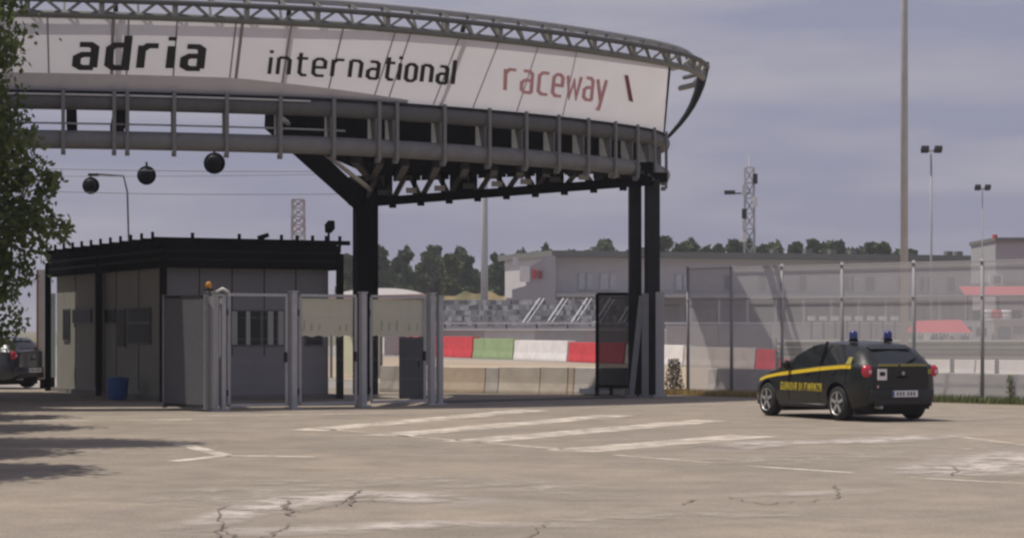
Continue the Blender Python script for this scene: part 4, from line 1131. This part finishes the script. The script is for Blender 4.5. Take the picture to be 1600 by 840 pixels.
for i, (px, w, py, h, lab, m) in enumerate(((1470, 30, 512, 18, 'low pale cabin right under the red stall', M_conc2), (1520, 60, 516, 26, 'white cabin between the red stall and right photo edge', M_white), (1580, 54, 514, 28, 'white cabin cut by the right photo edge', M_conc2))):
    Yc = 104 + i
    e = empty('paddock_cabin', (GX(px, Yc), Yc, 0), lab, 'cabin', 'pale cabins in the paddock')
    ww = w / FOC * Yc; zt = Z(py - h / 2, Yc)
    MB().box((GX(px, Yc), Yc + 1, zt / 2), (ww, 2, zt)).build('wall', m, e, bevel=.03)
    MB().box((GX(px, Yc), Yc + 1, zt + .04), (ww + .12, 2.1, .08)).build('roof', M_rail, e)
    d_ = MB().box((GX(px, Yc) - ww * .2, Yc - .02, .9), (.6, .05, 1.7)).build('door', M_post, e)
    MB().box((GX(px, Yc) + ww * .22, Yc - .02, zt - .45), (.5, .05, .4)).build('window', M_wg, e)
for i, (px, m, lab) in enumerate(((1528, M_dark, 'dark tyre stack leftmost below the red awning'), (1541, M_white, 'white tyre stack left of the red one below awning'), (1556, M_red, 'red tyre stack below the red awning'), (1572, M_white, 'white tyre stack right of the red one below awning'), (1588, M_dark, 'dark tyre stack rightmost below the red awning'))):
    Yc = 138; x = GX(px, Yc)
    e = empty('tyre_stack', (x, Yc, 0), lab, 'tyre stack', 'tyre stacks below the red awning')
    for k in range(12):
        zz = .235 * k; MB().lathe((x + R.uniform(-.03, .03), Yc, zz), [(.30, 0), (.36, .06), (.36, .17), (.30, .23)], 12).build('tyre', m if k % 4 else M_rubber, e, True)

# ------------------------------------------------------------------ masts and lamp poles
def pole(name, px, Y, r0, r1, zt, label, m, heads=0, cat='lamp post'):
    x = GX(px, Y); e = empty(name, (x, Y, 0), label, cat)
    MB().tube([(x, Y, 0), (x, Y, zt * .5), (x, Y, zt)], [r0, (r0 + r1) / 2, r1], 10).build('shaft', m, e, True)
    MB().box((x, Y, .04), (r0 * 4, r0 * 4, .08)).build('base_plate', m, e)
    if heads:
        MB().beam((x - heads, Y, zt), (x + heads, Y, zt), .08, .08).build('cross_arm', m, e)
        for sx in (-1, 1): MB().box((x + sx * heads * .62, Y - .1, zt + .08), (heads * .7, .4, .22), 0, -.5).build('lamp_head', M_dark, e, bevel=.02)
    return e
pole('tall_mast', 1413, 62, .115, .085, 22, 'tallest pale grey mast rising out of the picture behind the car', mat('mast_grey', (.46, .46, .47), .6, 0), 0.6, 'mast')
pole('lamp_pole', 757, 153, .28, .18, 18, 'pale grey lamp pole rising behind the canopy over the painted barriers', mat('mast_grey', None), .5)
pole('floodlight_pole', 1455, 115, .075, .05, Z(236, 115), 'thin floodlight pole with two lamps right of the tall mast', M_steel, .55)
pole('floodlight_pole', 1535, 140, .045, .03, Z(295, 140), 'faint floodlight pole with flat head at far right', M_steel, .5)
# slim pole with an arm at the left
Y = 66
e = empty('street_lamp', (GX(206, Y), Y, 0), 'slim inverted L lamp pole rising behind the guard booth', 'street lamp')
MB().tube([(GX(207, Y), Y, 0), (GX(199, Y), Y, Z(300, Y)), (GX(193, Y), Y, Z(275, Y)), (GX(150, Y), Y, Z(272, Y))], .03, 6).build('pole', M_steel2, e)
MB().box((GX(146, Y), Y, Z(273, Y)), (.3, .14, .07)).build('lamp_head', M_dark, e)

def lattice(px, Y, zt, w, label, bands, panels=True, seed=1):
    x = GX(px, Y); e = empty('lattice_mast', (x, Y, 0), label, 'mast', 'red and white lattice masts')
    n = int(zt / 1.1); rr = random.Random(seed)
    for i in range(n):
        z0, z1 = zt * i / n, zt * (i + 1) / n; h = w / 2 * (1.15 - .3 * (i / n))
        b = MB()
        for sx, sy in ((-1, -1), (1, -1), (1, 1), (-1, 1)): b.beam((x + sx * h, Y + sy * h, z0), (x + sx * h, Y + sy * h, z1), w * .12, w * .12)
        for s in (-1, 1):
            b.beam((x - h, Y + s * h, z0), (x + h, Y + s * h, z1), w * .07, w * .07); b.beam((x + h, Y + s * h, z0), (x - h, Y + s * h, z1), w * .07, w * .07)
            b.beam((x - h, Y + s * h, z1), (x + h, Y + s * h, z1), w * .07, w * .07); b.beam((x + s * h, Y - h, z1 - .02), (x + s * h, Y + h, z1 - .02), w * .07, w * .07)
        b.build('section', bands[i % len(bands)], e)
    if panels:
        for k in range(6):
            z = zt * (.62 + .38 * k / 6); 
            MB().box((x + rr.choice((-.6, .5)) * w, Y - w * .7, z), (w * .45, .3, w * 1.0)).build('antenna', [M_white, M_rail, M_dark][k % 3], e)
        MB().beam((x - 2.1 * w, Y, zt * .86), (x, Y, zt * .86), .1, .1).build('boom', M_dark, e)
        MB().box((x - 2.0 * w, Y, zt * .865), (.8, .3, .3)).build('antenna', M_dark, e)
    MB().tube([(x, Y, zt), (x, Y, zt + 1.0)], .06, 5).build('tip', M_white, e)
    return e
M_mw = mat('mast_white', (.55, .50, .50), .7); M_mr = mat('mast_red', (.45, .33, .33), .7); M_mg = mat('mast_zinc', (.42, .41, .42), .6)
lattice(1171, 170, Z(262, 170), .75, 'grey white lattice mast with antennas above pit building', [M_mg, M_mg, M_mw], True, 2)
lattice(466, 300, Z(312, 300), 1.75, 'faint pale red lattice mast above the pergola', [M_mw, M_mr, M_mr], False, 3)

# ------------------------------------------------------------------ cars
def car_shape(L0=-.88, L1=3.46):
    pass
RA, FAx, WR_ = 0.0, 2.60, .315                      # rear axle, front axle (y), wheel radius
YR, YF = -.84, 3.48
def lerp_t(tab, y):
    if y <= tab[0][0]: return tab[0][1]
    for (a, va), (b, vb) in zip(tab, tab[1:]):
        if y <= b:
            t = (y - a) / (b - a); return va + (vb - va) * t
    return tab[-1][1]
HALFW = [(-.84, .56), (-.80, .68), (-.68, .785), (-.45, .855), (0, .89), (1.3, .895), (2.6, .88), (3.0, .82), (3.25, .72), (3.42, .55), (3.48, .40)]
BELT = [(-.84, .98), (-.6, 1.03), (-.2, 1.04), (.6, .99), (1.6, .91), (2.2, .86), (2.7, .80), (3.2, .70), (3.48, .60)]
HOOD = [(-.84, 1.00), (-.78, 1.04), (2.05, 1.0), (2.35, .97), (2.8, .89), (3.2, .78), (3.40, .68), (3.48, .58)]
ROOF = [(-.80, 1.0), (-.70, 1.09), (-.45, 1.285), (-.30, 1.355), (.0, 1.42), (.5, 1.455), (.9, 1.45), (1.25, 1.405), (1.6, 1.275), (2.0, 1.10), (2.25, 1.0), (2.3, .98)]
def arch(y):
    for a in (RA, FAx):
        d = abs(y - a)
        if d < .385: return WR_ + sqrt(.385 ** 2 - d * d)
    return 0
BOT = [(-.84, .36), (-.7, .27), (-.3, .22), (2.9, .20), (3.3, .24), (3.48, .30)]
def side(y, z):                                       # half width of the body at height z
    w = lerp_t(HALFW, y); zb = lerp_t(BELT, y)
    t = max(0, min(1, (z - .18) / max(.1, zb - .18)))
    return w * (lerp_t([(0, .90), (.25, .975), (.5, 1.0), (.72, .985), (.9, .95), (1, .93)], t))
def make_car(paint, dark, livery, label):
    e = empty('patrol_car' if livery else 'parked_car', (0, 0, 0), label, 'car')
    ys = sorted(set([round(YR + (YF - YR) * i / 70, 3) for i in range(71)] + [RA - .385, RA + .385, FAx - .385, FAx + .385]))
    NZ = 9
    rows = []
    for y in ys:
        zb = lerp_t(BELT, y); z0 = max(lerp_t(BOT, y), arch(y)); z0 = min(z0, zb - .08)
        prof = [(side(y, z0 + (zb - z0) * k / NZ), z0 + (zb - z0) * k / NZ) for k in range(NZ + 1)]
        hz = max(lerp_t(HOOD, y), zb + .0)
        prof += [(prof[-1][0] * .90, zb + (hz - zb) * .55), (prof[-1][0] * .6, hz + .005), (0, hz + .02)]
        rows.append(prof)
    b = MB(); K = len(rows[0]); full = []
    for y, pr in zip(ys, rows):
        full.append([(-x, y, z) for x, z in pr] + [(x, y, z) for x, z in reversed(pr[:-1])])
    F = len(full[0]); vs = [p for r_ in full for p in r_]
    fs = []
    for i in range(len(ys) - 1):
        for j in range(F - 1): fs.append((i * F + j, i * F + j + 1, (i + 1) * F + j + 1, (i + 1) * F + j))
    b.add(vs, fs)
    b.add(full[0], [tuple(range(F))]); b.add(full[-1], [tuple(range(F))])
    body = b.build('body', paint, e, True)
    # underside and wheel wells
    MB().box((0, 1.3, .30), (1.40, 3.9, .18)).build('underbody', M_rubber, e)
    for y in (RA, FAx): MB().box((0, y, .42), (1.44, .80, .62)).build('wheel_well', M_rubber, e)
    # greenhouse
    gy = [-.80, -.70, -.58, -.45, -.30, -.12, .1, .4, .7, .95, 1.25, 1.45, 1.6, 1.8, 2.0, 2.25]
    G_ = []
    for y in gy:
        zb = lerp_t(BELT, y) - .02; zr = max(lerp_t(ROOF, y), zb + .01); wb = side(y, zb) * .985; h = zr - zb
        wt = wb - .34 * h / .5 * .62 - .02 - .10 * max(0, min(1, (.3 - y) / .8))
        G_.append([(-wb, y, zb), (-(wb - (wb - wt) * .45), y, zb + h * .5), (-wt, y, zb + h * .90), (-wt * .78, y, zr - .015), (0, y, zr + .012), (wt * .78, y, zr - .015), (wt, y, zb + h * .90), (wb - (wb - wt) * .45, y, zb + h * .5), (wb, y, zb)])
    gb, rb, wb_ = MB(), MB(), MB()
    n = 9; flat = [p for r_ in G_ for p in r_]
    rf, sg, fg, rg = [], [], [], []
    for i in range(len(gy) - 1):
        for j in range(8):
            q = (i * n + j, i * n + j + 1, (i + 1) * n + j + 1, (i + 1) * n + j); ym = (gy[i] + gy[i + 1]) / 2
            if j in (3, 4, 2, 5):
                if ym < -.42: (rg if j in (3, 4) else rf).append(q)
                elif ym > 1.2: (fg if j in (3, 4) else rf).append(q)
                else: rf.append(q)
            else:
                if -.22 < ym < 1.9 and not (.60 < ym < .70): sg.append(q)
                else: rf.append(q)
    MB().add(flat, rf).build('roof', paint, e, True)
    MB().add(flat, sg).build('side_window', dark, e, True)
    MB().add(flat, fg).build('windscreen', dark, e, True)
    MB().add(flat, rg).build('rear_window', dark, e, True)
    for sx in (-1, 1):                                # door pillar
        q = [(sx * (side(.66, 1.0) * .985 + .004), .60, .98), (sx * (side(.66, 1.0) * .985 + .004), .70, .98), (sx * .66, .72, 1.44), (sx * .66, .62, 1.44)]
        MB().add(q, [(0, 1, 2, 3)]).build('door_pillar', M_black, e)
        MB().lathe((sx * .92, 1.75, .99), [(.03, -.06), (.09, -.04), (.10, .03), (.04, .07)], 10, 'Y').build('mirror', paint, e, True)
    # wheels
    for sx in (-1, 1):
        for y in (RA, FAx):
            w = empty('wheel', (sx * .76, y, WR_), None, None); w.parent = e
            t = MB().lathe((sx * .76, y, WR_), [(.20, -.10), (WR_ - .02, -.105), (WR_, -.07), (WR_, .07), (WR_ - .02, .105), (.20, .10)], 28, 'X').build('tyre', M_rubber, w, True)
            r_ = MB(); o = sx * .115
            r_.lathe((sx * .76 + o - sx * .05, y, WR_), [(.205, 0), (.215, .012 * sx), (.10, .02 * sx), (.02, .022 * sx)], 24, 'X')
            for k in range(5):
                a = 2 * pi * k / 5 + .3; c_, s_ = cos(a), sin(a)
                r_.beam((sx * .76 + o - sx * .02, y + .03 * c_, WR_ + .03 * s_), (sx * .76 + o - sx * .02, y + .20 * c_, WR_ + .20 * s_), .055, .03, (1, 0, 0))
            r_.lathe((sx * .76 + o - sx * .02, y, WR_), [(.20, 0), (.218, .02 * sx), (.218, 0), (.20, -.02 * sx)], 24, 'X')
            r_.build('rim', M_rim, w, False)
    M_b = mat('bumper_black', (.014, .014, .015), .55)
    # rear details
    def tail(y, z, s_): return Vector((s_, y, z))
    for sx in (-1, 1):
        b = MB()                                     # tall rounded tail lamp wrapping the corner
        pr = [(u * .84, v * .84) for u, v in ((0, .14), (.09, .12), (.135, .05), (.14, -.03), (.10, -.11), (0, -.13), (-.09, -.11), (-.13, -.03), (-.12, .06), (-.08, .12))]
        vs = []
        for d in (0, .035, .05):
            for (u, v) in pr:
                f = 1 - d * 7; ang = -u / .20 * .55
                X = .715 - u * f * .80 if True else 0; Yv = -.745 - (u + .1) * .30 * f
                yy = max(-.84, Yv); xx = X
                vs.append((sx * (xx + d * .5), yy - d, .905 + v * f))
        m_ = len(pr)
        b.add(vs, [(i, (i + 1) % m_, m_ + (i + 1) % m_, m_ + i) for i in range(m_)] + [(m_ + i, m_ + (i + 1) % m_, 2 * m_ + (i + 1) % m_, 2 * m_ + i) for i in range(m_)] + [tuple(range(2 * m_, 3 * m_))])
        tl = b.build('tail_lamp', mat('tail_red', (.50, .015, .04), .2, 0, .05, coat=.6), e, True)
        MB().lathe((sx * .70, -.86, .90), [(.035, -.01), (.03, .0)], 10, 'Y').build('lens', mat('lens_pink', (.8, .45, .5), .2), tl)
    MB().box((0, -.80, .47), (1.36, .14, .26)).build('rear_bumper', paint, e, True, .04)
    MB().box((0, -.85, .36), (1.20, .06, .13)).build('bumper_insert', M_b, e, False, .02)
    pl = MB().box((.03, -.885, .50), (.52, .02, .115)).build('number_plate', mat('plate_white', (.8, .8, .8), .5, 0, .02), e)
    MB().box((-.22, -.897, .50), (.03, .006, .10)).build('plate_band', mat('plate_blue', (.03, .08, .4), .5), pl)
    for k in range(6): MB().box((-.14 + k * .065 + (.03 if k > 2 else 0), -.897, .50), (.04, .006, .07)).build('plate_mark', M_post, pl)
    MB().box((0, -.855, .80), (.22, .02, .03)).build('tailgate_handle', M_black, e)
    MB().lathe((.0, -.858, .87), [(.035, -.012), (.03, .0)], 12, 'Y').build('badge', M_steel, e)
    MB().tube([(-.45, -.86, .26), (-.45, -.6, .26)], .03, 8).build('exhaust', M_steel, e)
    MB().box((-.52, -.835, .63), (.03, .02, .05)).build('reflector', mat('lens_pink', None), e)
    MB().tube([(.0, -.1, 1.43), (.0, -.32, 1.60)], .006, 4).build('antenna', M_black, e)
    MB().box((0, -.38, 1.338), (.84, .20, .025), 0, .42).build('spoiler', paint, e, False, .012)
    # wiper, door seams, handles
    MB().beam((.05, -.81, 1.02), (.40, -.66, 1.14), .015, .02).build('wiper', M_black, e)
    for sx in (-1, 1):
        for y in (.62, 1.72, -.28):
            pts = [(sx * (side(y, z) + .002), y, z) for z in (.34, .5, .7, .85, lerp_t(BELT, y) - .02)]
            MB().tube(pts, .006, 4).build('door_seam', M_black, e)
        for y, zz in ((.12, .88), (1.05, .84)):
            MB().box((sx * (side(y, zz) + .012), y, zz), (.03, .16, .03)).build('door_handle', paint, e)
        pts = [(sx * (side(y, .26) - .01), y, .25) for y in (.45, 1.3, 2.15)]
        MB().tube(pts, .045, 6).build('sill', M_b, e, True)
        MB().box((sx * .50, 3.27, .60), (.22, .14, .09), sx * -.6).build('headlight', M_glass, e, True, .02)
    return e
M_rim = mat('alloy_rim', (.50, .50, .50), .35, .6, .1)
M_gpaint = mat('dark_grey_green_paint', (.012, .0135, .013), .38, .0, .08, 2, coat=.3, spec=.3)
M_cglass = mat('car_glass', (.018, .021, .023), .08, 0, .05, spec=.6)
M_yel = mat('livery_yellow', (.62, .44, .02), .5, 0, .05)
M_yelm = mat('livery_yellow_dull', (.34, .30, .06), .6, 0, .1)  # duller copy of the yellow; on the tailgate it paints in the shade
car = make_car(M_gpaint, M_cglass, True, 'dark grey patrol car with yellow stripes and two blue roof beacons')
# livery: rising yellow stripe with an upright tick, and lettering on the doors
for sx in (-1, 1):
    vs = []; k = 26
    for i in range(k + 1):
        y = -.40 + (3.02 + .40) * i / k; zc = lerp_t(BELT, y) - .055; h = .034 if y < 2.2 else .03
        for zz in (zc - h, zc + h): vs.append((sx * (side(y, zz) + .006), y, zz))
    MB().add(vs, [(2 * i, 2 * i + 1, 2 * i + 3, 2 * i + 2) for i in range(k)]).build('stripe', M_yel, car)
    vs = [(sx * (side(y, z) + .006 - max(0, z - lerp_t(BELT, y)) * .40), y, z) for y, z in ((-.38, 1.03), (-.22, 1.03), (-.26, 1.16), (-.38, 1.16))]
    MB().add(vs, [(0, 1, 2, 3)]).build('stripe_tick', M_yelm, car)
    # door lettering
    F5 = {'G': ['111', '100', '101', '101', '111'], 'U': ['101', '101', '101', '101', '111'], 'A': ['111', '101', '111', '101', '101'], 'R': ['111', '101', '110', '101', '101'], 'D': ['110', '101', '101', '101', '110'],
          'I': ['1', '1', '1', '1', '1'], 'F': ['111', '100', '110', '100', '100'], 'N': ['101', '111', '111', '111', '101'], 'Z': ['111', '001', '010', '100', '111'], ' ': ['0', '0', '0', '0', '0']}
    txt = 'GUARDIA DI FINANZA'; cols = sum(len(F5[c][0]) + 1 for c in txt); cw = 1.55 / cols; ch = .030
    b = MB(); x = 0
    for c in txt:
        for rI, row in enumerate(F5[c]):
            for cI, bit in enumerate(row):
                if bit == '1':
                    t = (x + cI) * cw; ya = (2.02 - t) if sx < 0 else (.47 + t); yb_ = ya - cw if sx < 0 else ya + cw
                    z1 = .665 - rI * ch; z0_ = z1 - ch
                    b.add([(sx * (side(yy, zz) + .006), yy, zz) for yy, zz in ((ya, z0_), (yb_, z0_), (yb_, z1), (ya, z1))], [(0, 1, 2, 3)])
        x += len(F5[c][0]) + 1
    tag(b.build('door_lettering', mat('lettering_yellow', (.46, .36, .03), .6, 0, .15), car), kind='stuff')
for xa, xb in ((-.50, -.10), (-.04, .50)):
    MB().box(((xa + xb) / 2, -.845, 1.015), (xb - xa, .016, .035)).build('tailgate_stripe', M_yelm, car)
MB().box((.58, -.83, .90), (.07, .02, .09)).build('tailgate_badge', M_yelm, car)
st = MB().box((-.44, -.858, .85), (.19, .014, .20)).build('sticker', M_white, car)
MB().box((-.44, -.868, .86), (.11, .008, .07)).build('sticker_mark', M_dark, st)
M_bb = mat('beacon_blue', (.02, .03, .16), .2, 0, .05, coat=.5)
for bx, by in ((-.42, .15), (.42, .30)):
    bc = MB().lathe((bx, by, 1.435), [(.085, 0), (.085, .04), (.07, .05)], 14).build('beacon', M_black, car, True)
    MB().lathe((bx, by, 1.485), [(.075, 0), (.08, .02), (.078, .12), (.05, .15), (.01, .155)], 14).build('dome', M_bb, bc, True)
cpx, cpy = G(1313, 656.5)
th = radians(23)
off = Vector((-.76, 0)); ca, sa_ = cos(th), sin(th)
car.location = (cpx - .03 + .80 * ca, cpy + .80 * sa_, 0.004)
car.rotation_euler = (0, 0, th); car.scale = (.965, .965, .965)
# parked dark car at the left
M_dpaint = mat('dark_blue_paint', (.03, .035, .045), .3, .1, .05, coat=.5)
pc = make_car(M_dpaint, M_cglass, False, 'dark parked car half hidden by the leafy tree at left edge')
pc.location = (GX(14, 61.5), 61.5, 0.004); pc.rotation_euler = (0, 0, radians(62))

# ------------------------------------------------------------------ summer haze
hz = MB().box((0, 500, 13.5), (7000, 7400, 30)).build('haze', [])
hz['kind'] = 'stuff'
hm = bpy.data.materials.new('summer_haze'); hm.use_nodes = True
hm.node_tree.nodes.remove(hm.node_tree.nodes['Principled BSDF'])
pv = hm.node_tree.nodes.new('ShaderNodeVolumePrincipled')
pv.inputs['Color'].default_value = (.86, .87, .93, 1); pv.inputs['Density'].default_value = .0005; pv.inputs['Anisotropy'].default_value = .2
hm.node_tree.links.new(pv.outputs['Volume'], hm.node_tree.nodes['Material Output'].inputs['Volume'])
hz.data.materials.append(hm)
